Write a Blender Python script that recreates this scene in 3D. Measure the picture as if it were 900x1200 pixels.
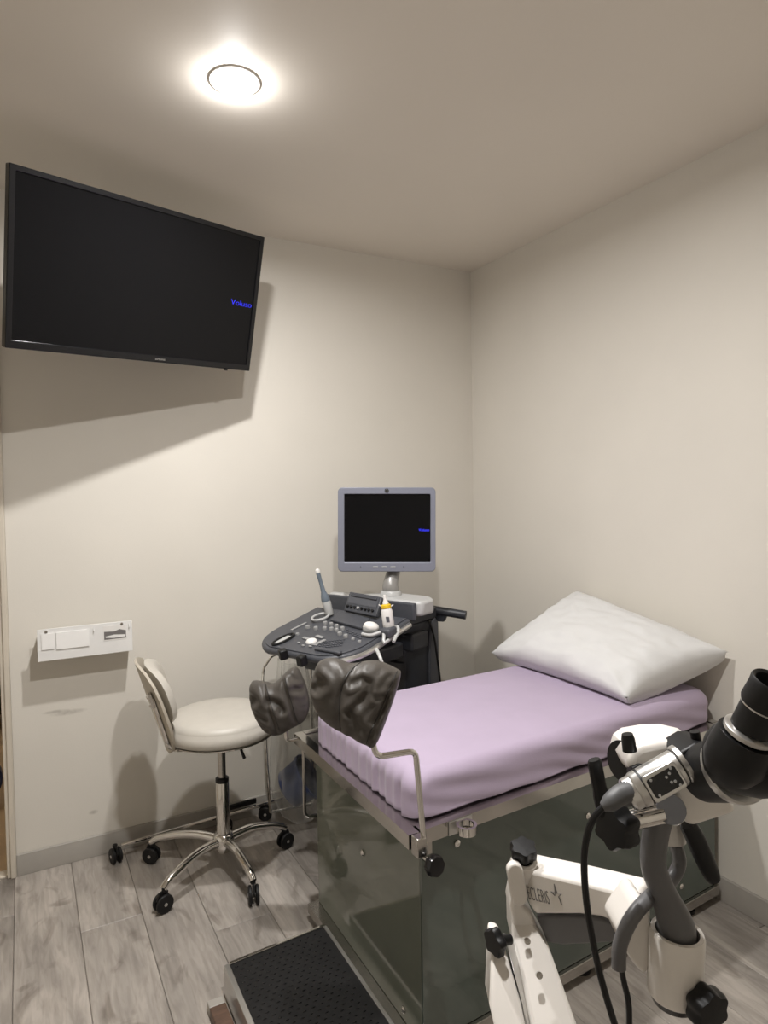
import bpy, bmesh, math, random
from mathutils import Vector, Matrix, noise
random.seed(7)
for o in list(bpy.data.objects): bpy.data.objects.remove(o)
scn = bpy.context.scene
COL = scn.collection
PI = math.pi

# ------------------------------------------------------------------ camera
F, YAW, PITCH, ROLL = 773.5, 0.5009, -0.0329, -0.0162      # focal length in pixels of a 900 x 1200 frame
CAM = Vector((-2.0353, -2.7606, 1.399))
FW = Vector((math.sin(YAW)*math.cos(PITCH), math.cos(YAW)*math.cos(PITCH), math.sin(PITCH)))
_r = Vector((math.cos(YAW), -math.sin(YAW), 0)); _u = _r.cross(FW)
RT = math.cos(ROLL)*_r + math.sin(ROLL)*_u
UP = -math.sin(ROLL)*_r + math.cos(ROLL)*_u
cd = bpy.data.cameras.new('camera'); cam = bpy.data.objects.new('camera', cd); COL.objects.link(cam)
cd.sensor_fit = 'VERTICAL'; cd.sensor_height = 24; cd.sensor_width = 18; cd.lens = F/1200*24; cd.clip_start = .02
m = Matrix((RT, UP, -FW)).transposed().to_4x4(); m.translation = CAM; cam.matrix_world = m
scn.camera = cam
# ------------------------------------------------------------------ world, exposure
wd = bpy.data.worlds.new('world'); scn.world = wd; wd.use_nodes = True
wd.node_tree.nodes['Background'].inputs[0].default_value = (.9, .85, .78, 1)
wd.node_tree.nodes['Background'].inputs[1].default_value = .02
vs = scn.view_settings
scn.display_settings.display_device = 'sRGB'
vs.view_transform = 'Standard'; vs.look = 'None'; vs.gamma = 1; vs.use_curve_mapping = False; vs.exposure = 0.0
H = 2.5
LAMP_POWER = 23.5
LAMP_COLOR = (1.0, .985, .97)

# ------------------------------------------------------------------ pixel helpers (a pixel is only a direction)
def ray(x, y): return FW + RT*((x-450)/F) - UP*((y-600)/F)
def D(x, y, d): return CAM + ray(x, y)*d                      # at a given depth
def on(x, y, ax, v):
    r = ray(x, y); return CAM + r*((v-CAM[ax])/r[ax])
# ------------------------------------------------------------------ materials
def mat(name, col, rough=.5, metal=0, spec=.5, var=0, scale=20, bump=0, bscale=80, emit=None, es=0, coat=0, sheen=0, stretch=(1,1,1)):
    m = bpy.data.materials.new(name); m.use_nodes = True; nt = m.node_tree; b = nt.nodes['Principled BSDF']
    b.inputs['Base Color'].default_value = (*col, 1); b.inputs['Roughness'].default_value = rough
    b.inputs['Metallic'].default_value = metal; b.inputs['Specular IOR Level'].default_value = spec
    b.inputs['Coat Weight'].default_value = coat; b.inputs['Sheen Weight'].default_value = sheen
    tc = nt.nodes.new('ShaderNodeTexCoord'); mp = nt.nodes.new('ShaderNodeMapping'); mp.inputs['Scale'].default_value = stretch
    nt.links.new(tc.outputs['Object'], mp.inputs[0])
    n = nt.nodes.new('ShaderNodeTexNoise'); n.inputs['Scale'].default_value = scale; n.inputs['Detail'].default_value = 4
    nt.links.new(mp.outputs[0], n.inputs['Vector'])
    v = max(var, .015)
    cr = nt.nodes.new('ShaderNodeValToRGB')
    cr.color_ramp.elements[0].position = .3; cr.color_ramp.elements[1].position = .7
    cr.color_ramp.elements[0].color = (*[max(0, c*(1-v)) for c in col], 1); cr.color_ramp.elements[1].color = (*[min(1, c*(1+v)) for c in col], 1)
    nt.links.new(n.outputs[0], cr.inputs[0]); nt.links.new(cr.outputs[0], b.inputs['Base Color'])
    if bump:
        n2 = nt.nodes.new('ShaderNodeTexNoise'); n2.inputs['Scale'].default_value = bscale; n2.inputs['Detail'].default_value = 3
        nt.links.new(mp.outputs[0], n2.inputs['Vector'])
        bp = nt.nodes.new('ShaderNodeBump'); bp.inputs['Strength'].default_value = bump; bp.inputs['Distance'].default_value = .004
        nt.links.new(n2.outputs[0], bp.inputs['Height']); nt.links.new(bp.outputs[0], b.inputs['Normal'])
    if emit:
        b.inputs['Emission Color'].default_value = (*emit, 1); b.inputs['Emission Strength'].default_value = es
    return m
def film_mat(name, col, clear):
    m = bpy.data.materials.new(name); m.use_nodes = True; nt = m.node_tree; nt.nodes.clear()
    out = nt.nodes.new('ShaderNodeOutputMaterial'); tr = nt.nodes.new('ShaderNodeBsdfTransparent'); tr.inputs[0].default_value = (.93, .93, .92, 1)
    pr = nt.nodes.new('ShaderNodeBsdfPrincipled'); pr.inputs['Base Color'].default_value = (*col, 1); pr.inputs['Roughness'].default_value = .12
    lw = nt.nodes.new('ShaderNodeLayerWeight'); lw.inputs[0].default_value = .35
    mr = nt.nodes.new('ShaderNodeMapRange'); mr.inputs['To Min'].default_value = clear; mr.inputs['To Max'].default_value = .55
    mx = nt.nodes.new('ShaderNodeMixShader'); nt.links.new(lw.outputs['Facing'], mr.inputs[0]); nt.links.new(mr.outputs[0], mx.inputs[0])
    nt.links.new(tr.outputs[0], mx.inputs[1]); nt.links.new(pr.outputs[0], mx.inputs[2]); nt.links.new(mx.outputs[0], out.inputs[0])
    return m
WALLC = (.70, .662, .594)
M = dict(
 wall=mat('wall_paint', WALLC, .75, var=.02, scale=3, bump=.05, bscale=180),
 ceil=mat('ceiling_paint', (.80, .745, .67), .6, var=.015, scale=2, bump=.03, bscale=150),
 base=mat('baseboard_paint', (.36, .335, .30), .45, var=.05, scale=12),
 trim=mat('door_trim_paint', (.62, .56, .47), .45, var=.03),
 white=mat('white_plastic', (.78, .76, .73), .35, var=.02),
 enamel=mat('white_enamel', (.78, .74, .69), .28, var=.02, coat=.3),
 acryl=mat('white_acrylic', (.80, .79, .77), .2, var=.02, coat=.3),
 black=mat('black_plastic', (.0055, .0055, .006), .45, spec=.35, var=.1),
 gloss=mat('black_gloss', (.005, .005, .006), .18, var=.05),
 rubber=mat('black_rubber', (.008, .0075, .0075), .55, spec=.35, var=.2),
 screen=mat('screen_glass', (.0035, .0035, .0042), .14, spec=.2),
 bezel=mat('black_bezel', (.005, .005, .006), .22, spec=.4),
 chrome=mat('chrome', (.72, .70, .67), .09, 1, var=.03),
 rail=mat('polished_steel', (.56, .54, .51), .11, 1, var=.06, scale=14),
 steel=mat('brushed_steel', (.50, .48, .45), .22, 1, var=.08, scale=30, stretch=(1, 1, 12)),
 silver=mat('silver_metal', (.60, .59, .57), .28, .9, var=.03),
 leather=mat('grey_leather', (.066, .058, .050), .46, spec=.4, var=.03, scale=8, bump=.12, bscale=140),
 seam=mat('leather_piping', (.02, .018, .016), .5),
 cream=mat('cream_vinyl', (.56, .525, .465), .42, var=.03, bump=.05, bscale=160),
 tan=mat('tan_shell', (.50, .45, .37), .5, var=.04),
 sheet=mat('lilac_sheet', (.43, .352, .465), .8, var=.03, scale=9, bump=.08, bscale=260, sheen=.15),
 pillow=mat('white_cotton', (.645, .64, .632), .85, var=.015, bump=.1, bscale=200, sheen=.1),
 glass=mat('grey_green_panel', (.085, .105, .090), .07, var=.10, scale=4, spec=.7, coat=.3),
 glass_lit=mat('grey_green_panel_lit', (.175, .19, .155), .07, var=.10, scale=4, spec=.6, coat=.2),  # same glass, colour lightened to paint in the brighter left end
 usgrey=mat('console_grey', (.060, .063, .073), .45, var=.08, scale=60),
 uskey=mat('key_grey', (.085, .088, .10), .5),
 usdark=mat('tower_dark', (.026, .028, .034), .45, var=.1),
 ussil=mat('monitor_bezel_silver', (.235, .245, .30), .38, .25),
 uslight=mat('console_light_grey', (.50, .50, .49), .35),
 knob=mat('knob_grey', (.30, .30, .30), .4),
 usblue=mat('probe_blue_grey', (.135, .165, .20), .4),
 usneck=mat('neck_grey', (.30, .29, .275), .35, .2),
 yellow=mat('yellow_cap', (.75, .48, .02), .4),
 scope=mat('scope_grey', (.115, .113, .115), .42, var=.05),
 scope2=mat('scope_grey_dark', (.085, .085, .087), .5, var=.05),
 navy=mat('navy_plastic', (.016, .030, .095), .4, var=.1),
 halltile=mat('hall_tile', (.50, .36, .22), .4, var=.12, scale=6),
 wood=mat('brown_wood', (.105, .06, .04), .5, var=.25, scale=14, stretch=(1, 8, 1)),
 darkwood=mat('dark_wood', (.07, .045, .03), .5, var=.3, scale=12, stretch=(1, 1, 8)),
 oak=mat('oak_edge', (.35, .24, .14), .5, var=.2, scale=12),
 blue=mat('blue_screen_text', (.02, .02, .6), .5, emit=(.03, .04, 1.0), es=1.1),
 lens=mat('lamp_lens', (1, 1, 1), .4, emit=(1, .96, .92), es=26),
 bar=mat('lamp_clip', (.5, .5, .48), .4),
 glasslens=mat('ocular_glass', (.02, .025, .03), .04, spec=1, coat=1),
 print=mat('grey_print', (.16, .15, .145), .6),
 film=film_mat('clear_film', (.78, .77, .74), .05),
 card=mat('glossy_card', (.90, .89, .87), .15, coat=.5),
)
def floor_mat(name, base, seed):
    m = bpy.data.materials.new(name); m.use_nodes = True; nt = m.node_tree; b = nt.nodes['Principled BSDF']
    tc = nt.nodes.new('ShaderNodeTexCoord'); oi = nt.nodes.new('ShaderNodeObjectInfo')
    mul = nt.nodes.new('ShaderNodeVectorMath'); mul.operation = 'SCALE'; cmb = nt.nodes.new('ShaderNodeCombineXYZ')
    for k in range(3): nt.links.new(oi.outputs['Random'], cmb.inputs[k])
    mul.inputs['Scale'].default_value = 37; nt.links.new(cmb.outputs[0], mul.inputs[0])
    add = nt.nodes.new('ShaderNodeVectorMath'); nt.links.new(tc.outputs['Object'], add.inputs[0]); nt.links.new(mul.outputs[0], add.inputs[1])
    def ns(sc, det, st, dist=0):
        mp = nt.nodes.new('ShaderNodeMapping'); mp.inputs['Scale'].default_value = st; nt.links.new(add.outputs[0], mp.inputs[0])
        n = nt.nodes.new('ShaderNodeTexNoise'); n.inputs['Scale'].default_value = sc; n.inputs['Detail'].default_value = det; n.inputs['Distortion'].default_value = dist
        nt.links.new(mp.outputs[0], n.inputs['Vector']); return n
    a = ns(2.4, 4, (4.5, .8, 1), .9); g = ns(9, 7, (7, .9, 1), .8); k = ns(3.2, 4, (2.4, 1.5, 1), 1.6)
    def ramp(n, p0, c0, p1, c1):
        r = nt.nodes.new('ShaderNodeValToRGB'); e = r.color_ramp.elements; e[0].position = p0; e[1].position = p1; e[0].color = (*c0, 1); e[1].color = (*c1, 1)
        nt.links.new(n.outputs[0], r.inputs[0]); return r
    r1 = ramp(a, .32, [c*.72 for c in base], .68, [min(1, c*1.2) for c in base])
    r2 = ramp(g, .36, (.74, .73, .72), .60, (1, 1, 1)); r3 = ramp(k, .30, (.5, .47, .44), .42, (1, 1, 1))
    def mulc(x, y, f):
        q = nt.nodes.new('ShaderNodeMixRGB'); q.blend_type = 'MULTIPLY'; q.inputs[0].default_value = f
        nt.links.new(x.outputs[0], q.inputs[1]); nt.links.new(y.outputs[0], q.inputs[2]); return q
    q = mulc(mulc(r1, r2, .8), r3, .7)
    hsv = nt.nodes.new('ShaderNodeHueSaturation'); mr = nt.nodes.new('ShaderNodeMapRange'); mr.inputs['To Min'].default_value = .86; mr.inputs['To Max'].default_value = 1.12
    nt.links.new(oi.outputs['Random'], mr.inputs[0]); nt.links.new(mr.outputs[0], hsv.inputs['Value']); nt.links.new(q.outputs[0], hsv.inputs['Color'])
    nt.links.new(hsv.outputs[0], b.inputs['Base Color']); b.inputs['Roughness'].default_value = .42
    bp = nt.nodes.new('ShaderNodeBump'); bp.inputs['Strength'].default_value = .12; bp.inputs['Distance'].default_value = .002
    nt.links.new(g.outputs[0], bp.inputs['Height']); nt.links.new(bp.outputs[0], b.inputs['Normal'])
    return m
M['plank'] = floor_mat('grey_oak_laminate', (.40, .36, .32), 1)
# scuffed wall paint: a few grey marks on the wall with a shape of their own
def scuff(m, spots):
    nt = m.node_tree; b = nt.nodes['Principled BSDF']; src = b.inputs['Base Color'].links[0].from_socket
    tc = nt.nodes.new('ShaderNodeTexCoord'); ns = nt.nodes.new('ShaderNodeTexNoise'); ns.inputs['Scale'].default_value = 60
    nt.links.new(tc.outputs['Object'], ns.inputs['Vector'])
    for (x, y, z, sx, sz) in spots:
        mp = nt.nodes.new('ShaderNodeMapping'); mp.vector_type = 'TEXTURE'; mp.inputs['Location'].default_value = (x, y, z); mp.inputs['Scale'].default_value = (sx, .3, sz)
        nt.links.new(tc.outputs['Object'], mp.inputs[0]); ln = nt.nodes.new('ShaderNodeVectorMath'); ln.operation = 'LENGTH'; nt.links.new(mp.outputs[0], ln.inputs[0])
        mr = nt.nodes.new('ShaderNodeMapRange'); mr.inputs['From Min'].default_value = 1; mr.inputs['From Max'].default_value = .3; nt.links.new(ln.outputs['Value'], mr.inputs[0])
        ml = nt.nodes.new('ShaderNodeMath'); ml.operation = 'MULTIPLY'; nt.links.new(mr.outputs[0], ml.inputs[0]); nt.links.new(ns.outputs[0], ml.inputs[1])
        mx = nt.nodes.new('ShaderNodeMixRGB'); mx.inputs[2].default_value = (.33, .30, .26, 1); nt.links.new(ml.outputs[0], mx.inputs[0]); nt.links.new(src, mx.inputs[1]); src = mx.outputs[0]
    nt.links.new(src, b.inputs['Base Color'])
M['wall_l'] = mat('wall_paint_scuffed', WALLC, .75, var=.02, scale=3, bump=.05, bscale=180)
scuff(M['wall_l'], [(-1.905, 0, .575, .07, .012), (-1.83, 0, .17, .02, .01), (-1.95, 0, .585, .05, .008)])

# ------------------------------------------------------------------ mesh helpers
XF = None
def wloc(o):
    v = Vector((0, 0, 0))
    while o: v = v + o.location; o = o.parent
    return v
def obj(name, bm, material, parent=None, smooth=35, bevel=0, bseg=2, label=None, at=None):
    if isinstance(bm, bpy.types.Mesh): me = bm
    else:
        bmesh.ops.recalc_face_normals(bm, faces=bm.faces)
        me = bpy.data.meshes.new(name); bm.to_mesh(me); bm.free()
    o = bpy.data.objects.new(name, me); COL.objects.link(o)
    off = wloc(parent) if parent else Vector((0, 0, 0))
    o.parent = parent
    if XF is not None and parent is not None and parent.name.startswith(('exam_table', 'foot_step')): me.transform(XF)
    if at is not None: o.location = Vector(at) - off; off = Vector(at)
    me.transform(Matrix.Translation(-off))
    me.materials.clear(); me.materials.append(M[material])
    for p in me.polygons: p.use_smooth = smooth > 0
    if smooth > 0: me.set_sharp_from_angle(angle=math.radians(smooth))
    if bevel:
        md = o.modifiers.new('bevel', 'BEVEL'); md.width = bevel; md.segments = bseg; md.limit_method = 'ANGLE'; md.angle_limit = math.radians(40); md.harden_normals = False
    if label: o['label'] = label
    return o
def tag(o, label, cat, group=None):
    o['label'] = label; o['category'] = cat
    if group: o['group'] = group
    return o
def thing(name, label, cat, loc=(0, 0, 0), group=None):
    o = bpy.data.objects.new(name, None); COL.objects.link(o); o.location = loc; o.empty_display_size = .05
    return tag(o, label, cat, group)
def struct(o): o['kind'] = 'structure'; return o
def frame(z, x=None):
    z = Vector(z).normalized(); a = Vector(x) if x is not None else (Vector((0, 0, 1)) if abs(z.z) < .9 else Vector((1, 0, 0)))
    x = (a - z*a.dot(z)).normalized(); return x, z.cross(x), z
def box(bm, c, s, R=None):
    c = Vector(c); vs = []
    for i in (-1, 1):
        for j in (-1, 1):
            for k in (-1, 1):
                p = Vector((i*s[0]/2, j*s[1]/2, k*s[2]/2))
                vs.append(bm.verts.new(c + (R @ p if R else p)))
    for f in ((0, 1, 3, 2), (4, 6, 7, 5), (0, 4, 5, 1), (2, 3, 7, 6), (0, 2, 6, 4), (1, 5, 7, 3)): bm.faces.new([vs[i] for i in f])
    return bm
def B(c, s, R=None): return box(bmesh.new(), c, s, R)
def BB(a, b): a = Vector(a); b = Vector(b); return B((a+b)/2, [abs(b[i]-a[i]) for i in range(3)])
def tube(bm, pts, r, seg=12, cap=True, flat=None, hint=None):
    pts = [Vector(p) for p in pts]; n = len(pts); rs = r if isinstance(r, (list, tuple)) else [r]*n
    rings = []; x = None
    for i, p in enumerate(pts):
        t = (pts[min(i+1, n-1)] - pts[max(i-1, 0)]).normalized()
        if x is None: x, y, _ = frame(t, hint)
        else: x = (x - t*x.dot(t)).normalized(); y = t.cross(x)
        rx = rs[i]; ry = rs[i]*(flat or 1)
        rings.append([bm.verts.new(p + x*rx*math.cos(2*PI*k/seg) + y*ry*math.sin(2*PI*k/seg)) for k in range(seg)])
    for a, b in zip(rings, rings[1:]):
        for k in range(seg): bm.faces.new((a[k], a[(k+1) % seg], b[(k+1) % seg], b[k]))
    if cap: bm.faces.new(rings[0][::-1]); bm.faces.new(rings[-1])
    return bm
def T(pts, r, seg=12, **k): return tube(bmesh.new(), pts, r, seg, **k)
def smoothpath(pts, n=6):
    pts = [Vector(p) for p in pts]; P = [pts[0]*2-pts[1]] + pts + [pts[-1]*2-pts[-2]]; out = []
    for i in range(1, len(P)-2):
        a, b, c, d = P[i-1:i+3]
        for k in range(n):
            t = k/n; out.append(.5*((2*b) + (c-a)*t + (2*a-5*b+4*c-d)*t*t + (3*b-a-3*c+d)*t**3))
    out.append(pts[-1]); return out
def fillet(pts, r, n=5):
    pts = [Vector(p) for p in pts]; out = [pts[0]]
    for i in range(1, len(pts)-1):
        a, b, c = pts[i-1:i+2]; u = (a-b); v = (c-b); rr = min(r, u.length*.45, v.length*.45); p = b+u.normalized()*rr; q = b+v.normalized()*rr
        for k in range(n+1): t = k/n; out.append(p*(1-t)**2 + b*2*t*(1-t) + q*t*t)
    out.append(pts[-1]); return out
def lathe(bm, o, axis, prof, seg=24, cap=True, x=None, flat=1):
    o = Vector(o); X, Y, Z = frame(axis, x); rings = []
    for (r, h) in prof: rings.append([bm.verts.new(o + Z*h + X*(r*math.cos(2*PI*k/seg)) + Y*(r*flat*math.sin(2*PI*k/seg))) for k in range(seg)])
    for a, b in zip(rings, rings[1:]):
        for k in range(seg): bm.faces.new((a[k], a[(k+1) % seg], b[(k+1) % seg], b[k]))
    if cap: bm.faces.new(rings[0][::-1]); bm.faces.new(rings[-1])
    return bm
def LT(o, axis, prof, seg=24, **k): return lathe(bmesh.new(), o, axis, prof, seg, **k)
def prism(bm, poly, ext):
    poly = [Vector(p) for p in poly]; ext = Vector(ext)
    a = [bm.verts.new(p) for p in poly]; b = [bm.verts.new(p+ext) for p in poly]; n = len(a)
    bm.faces.new(a); bm.faces.new(b[::-1])
    for i in range(n): bm.faces.new((a[i], b[i], b[(i+1) % n], a[(i+1) % n]))
    return bm
def PR(poly, ext): return prism(bmesh.new(), poly, ext)
def rrect(w, h, r, n=5):
    out = []
    for cx, cy, a0 in ((w/2-r, h/2-r, 0), (-w/2+r, h/2-r, 90), (-w/2+r, -h/2+r, 180), (w/2-r, -h/2+r, 270)):
        for k in range(n+1): a = math.radians(a0+90*k/n); out.append((cx+r*math.cos(a), cy+r*math.sin(a)))
    return out
def star_knob(bm, o, axis, R, h, lobes=6, depth=.16, seg=48):
    X, Y, Z = frame(axis); o = Vector(o); rings = []
    for (s, z) in ((.45, -.35*h), (.5, -.05*h), (.94, 0), (1, .12*h), (1, .75*h), (.9, h), (.3, h*1.04)):
        ring = []
        for k in range(seg):
            a = 2*PI*k/seg; rr = R*s*(1 - (depth*(.5-.5*math.cos(lobes*a)) if s > .6 else 0)); ring.append(bm.verts.new(o+Z*z+X*rr*math.cos(a)+Y*rr*math.sin(a)))
        rings.append(ring)
    for a, b in zip(rings, rings[1:]):
        for k in range(seg): bm.faces.new((a[k], a[(k+1) % seg], b[(k+1) % seg], b[k]))
    bm.faces.new(rings[0][::-1]); bm.faces.new(rings[-1]); return bm
def SK(*a, **k): return star_knob(bmesh.new(), *a, **k)
def text_mesh(body, size, extrude, o, X, Y, name='t', shear=0, squash=1, offset=0):
    c = bpy.data.curves.new(name, 'FONT'); c.body = body; c.size = size; c.extrude = extrude; c.align_x = 'LEFT'; c.shear = shear; c.resolution_u = 4; c.offset = offset
    t = bpy.data.objects.new(name, c); COL.objects.link(t)
    me = bpy.data.meshes.new_from_object(t.evaluated_get(bpy.context.evaluated_depsgraph_get()))
    bpy.data.objects.remove(t); bpy.data.curves.remove(c)
    X = Vector(X).normalized(); Y = Vector(Y).normalized(); Z = X.cross(Y)
    mm = Matrix((X*squash, Y, Z)).transposed().to_4x4(); mm.translation = Vector(o); me.transform(mm); return me

# ================================================================== THE SETTING
XL, YN = -3.3, -3.9       # the room runs on behind the camera
DX0, DX1 = -2.093, -2.98  # doorway in the left wall
bm = bmesh.new(); box(bm, ((DX0+.06)/2, .06, H/2), (-(DX0)+.06, .12, H)); box(bm, ((XL+DX1)/2, .06, H/2), (DX1-XL, .12, H)); box(bm, ((DX0+DX1)/2, .06, (2.05+H)/2), (DX0-DX1, .12, H-2.05))
bm.free()
bm = bmesh.new(); box(bm, (DX0/2, .06, H/2), (-DX0, .12, H)); box(bm, ((XL+DX1)/2, .06, H/2), (DX1-XL, .12, H)); box(bm, ((DX0+DX1)/2, .06, (2.05+H)/2), (DX0-DX1, .12, H-2.05))
struct(obj('wall_left', bm, 'wall_l', smooth=0))
struct(obj('wall_right', BB((0, YN-.12, 0), (.12, .12, H)), 'wall', smooth=0))
struct(obj('wall_back', BB((XL, YN-.12, 0), (0, YN, H)), 'wall', smooth=0))
struct(obj('wall_side', BB((XL-.12, YN-.12, 0), (XL, .12, H)), 'wall', smooth=0))
LIGHTS = [(-1.503, -.995), (-1.51, -1.90)]
# ceiling: one slab with round cut-outs for the downlights
def ceiling():
    bm = bmesh.new(); x0, x1, y0, y1 = XL-.12, .12, YN-.12, .12; R = .052; N = 32
    ys = [y0, -1.6, y1]
    for (lx, ly), ya, yb in ((LIGHTS[1], y0, -1.45), (LIGHTS[0], -1.45, y1)):
        ring = []; outer = []
        for k in range(N):
            a = 2*PI*(k+.5)/N; c, s = math.cos(a), math.sin(a); ring.append(bm.verts.new((lx+R*c, ly+R*s, H)))
            t = min((x1-lx)/c if c > 0 else (x0-lx)/c, (yb-ly)/s if s > 0 else (ya-ly)/s); outer.append(bm.verts.new((lx+t*c, ly+t*s, H)))
        cor = {}
        for k in range(N):
            j = (k+1) % N; pa, pb = outer[k].co, outer[j].co; f = [ring[k], outer[k]]
            if abs(pa.x-pb.x) > 1e-4 and abs(pa.y-pb.y) > 1e-4:
                f.append(bm.verts.new((x1 if max(pa.x, pb.x) > x1-1e-3 else x0, yb if max(pa.y, pb.y) > yb-1e-3 else ya, H)))
            f += [outer[j], ring[j]]; bm.faces.new(f)
        up = [bm.verts.new((v.co.x, v.co.y, H+.10)) for v in ring]
        for k in range(N): bm.faces.new((ring[k], ring[(k+1) % N], up[(k+1) % N], up[k]))
    tp = [bm.verts.new(p) for p in ((x0, y0, H+.12), (x1, y0, H+.12), (x1, y1, H+.12), (x0, y1, H+.12))]; bm.faces.new(tp)
    return bm
struct(obj('ceiling', ceiling(), 'ceil', smooth=0))
# floor: a slab under individual laminate planks
fl = struct(obj('floor', BB((XL, YN, -.06), (0, 0, -.009)), 'base', smooth=0))
PW, PL = .1875, 1.22
def plank_mesh(w, l):
    bm = B((0, 0, 0), (w-.0016, l-.0016, .009)); bmesh.ops.bevel(bm, geom=[e for e in bm.edges if all(v.co.z > 0 for v in e.verts)], offset=.0016, segments=1, affect='EDGES')
    me = bpy.data.meshes.new('plank'); bmesh.ops.recalc_face_normals(bm, faces=bm.faces); bm.to_mesh(me); bm.free(); me.materials.append(M['plank']); return me
pcache = {}
k0 = -1.913
i = -8
while k0 + i*PW < 0:
    xa, xb = max(XL, k0+i*PW), min(0, k0+(i+1)*PW); 
    if xb - xa > .01:
        y = -.47 if i == 0 else -.47 + ((i*0.413) % 1)*PL
        while y < 0: y += PL
        while y > YN:
            ya, yb = max(YN, y-PL), min(0, y)
            if yb - ya > .01:
                key = (round(xb-xa, 3), round(yb-ya, 3))
                if key not in pcache: pcache[key] = plank_mesh(*key)
                o = bpy.data.objects.new('plank', pcache[key]); COL.objects.link(o); o.parent = fl; o.location = ((xa+xb)/2, (ya+yb)/2, -.0045)
            y -= PL
    i += 1
def baseboard(name, a, b, n):
    # a board with a small rounded cap, from a to b; n points into the room
    a = Vector(a); b = Vector(b); n = Vector(n); prof = ((0, .001), (.012, .001), (.012, .066), (.009, .072), (.009, .076), (.004, .079), (0, .079))
    return struct(obj(name, PR([a+n*p+Vector((0, 0, z)) for p, z in prof], b-a), 'base', smooth=30))
baseboard('baseboard_left', (DX0+.0, -.0005, 0), (-.013, -.0005, 0), (0, -1, 0))
baseboard('baseboard_right', (-.0005, -.0005, 0), (-.0005, YN+.001, 0), (-1, 0, 0))
# door frame of the opening on the far left
bm = BB((DX0-.032, -.012, 0), (DX0-.0005, .125, 2.06)); box(bm, (DX0-.012, -.016, 1.03), (.016, .008, 2.06))
struct(obj('trim_1', bm, 'trim', smooth=0, bevel=.003))
struct(obj('trim_2', BB((DX1, -.012, 2.018), (DX0-.0325, .125, 2.0495)), 'trim', smooth=0, bevel=.003))
# hallway behind the doorway
struct(obj('floor_hall', BB((XL-.12, 0.0005, -.06), (-1.2, 3.2, -.002)), 'halltile', smooth=0))
struct(obj('trim_3', BB((DX1, .0, -.0015), (DX0-.033, .05, .006)), 'trim', smooth=0, bevel=.002))
struct(obj('wall_hall', BB((XL-.12, 3.2, 0), (-1.08, 3.3, H)), 'wall', smooth=0))
struct(obj('wall_hall_side', BB((-1.2, .1205, 0), (-1.08, 3.2, H)), 'wall', smooth=0))
struct(obj('wall_hall_far', BB((XL-.24, .1205, 0), (XL-.12, 3.3, H)), 'wall', smooth=0))
struct(obj('ceiling_hall', BB((XL-.24, .1205, H), (-1.08, 3.3, H+.1)), 'ceil', smooth=0))

# ================================================================== DOWNLIGHTS
def downlight(x, y, label, group):
    t = thing('ceiling_downlight', label, 'light', (x, y, H), group)
    obj('trim_ring', LT((x, y, H), (0, 0, 1), [(.040, .012), (.041, -.001), (.046, -.004), (.055, -.005), (.066, -.003), (.0665, -.0003), (.053, -.0003), (.0505, .012)], 40, cap=False), 'white', t)
    obj('reflector', LT((x, y, H), (0, 0, 1), [(.0395, .010), (.036, .03), (.032, .05)], 32, cap=False), 'silver', t)
    obj('lens', LT((x, y, H), (0, 0, 1), [(.037, .008), (.037, .002), (.033, -.006), (.022, -.011), (.006, -.0125)], 32), 'lens', t)
    for s in (-1, 1): obj('retaining_clip', B((x+.0, y-.028*s, H+.003), (.03, .002, .004)), 'bar', t)
    l = bpy.data.lights.new('downlight_lamp', 'AREA'); l.shape = 'DISK'; l.size = .075; l.energy = LAMP_POWER; l.color = LAMP_COLOR; l.spread = math.radians(174)
    lo = bpy.data.objects.new('lamp', l); COL.objects.link(lo); lo.parent = t; lo.location = (0, 0, -.016)
    l = bpy.data.lights.new('downlight_glow', 'POINT'); l.energy = LAMP_POWER*.12; l.color = LAMP_COLOR; l.shadow_soft_size = .012
    lo = bpy.data.objects.new('lamp', l); COL.objects.link(lo); lo.parent = t; lo.location = (0, 0, -.0265)
    return t
downlight(*LIGHTS[0], 'round white recessed downlight glowing in the ceiling beside the television', 'ceiling downlights')
downlight(*LIGHTS[1], 'round white recessed downlight in the ceiling above the doctor side', 'ceiling downlights')
hl = thing('hall_fill_light', 'added round fill light in the hallway beyond the doorway', 'light', (-2.2, 1.4, H))  # unseen fill lamp, added to light the hallway
obj('shade', LT((-2.2, 1.4, H), (0, 0, -1), [(.12, .0005), (.12, .03), (.09, .05), (.02, .055)], 32), 'lens', hl)
l = bpy.data.lights.new('hall_fill_lamp', 'POINT'); l.energy = 9; l.color = (1, .86, .66); l.shadow_soft_size = .08
lo = bpy.data.objects.new('lamp', l); COL.objects.link(lo); lo.parent = hl; lo.location = (0, 0, -.14)

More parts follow.
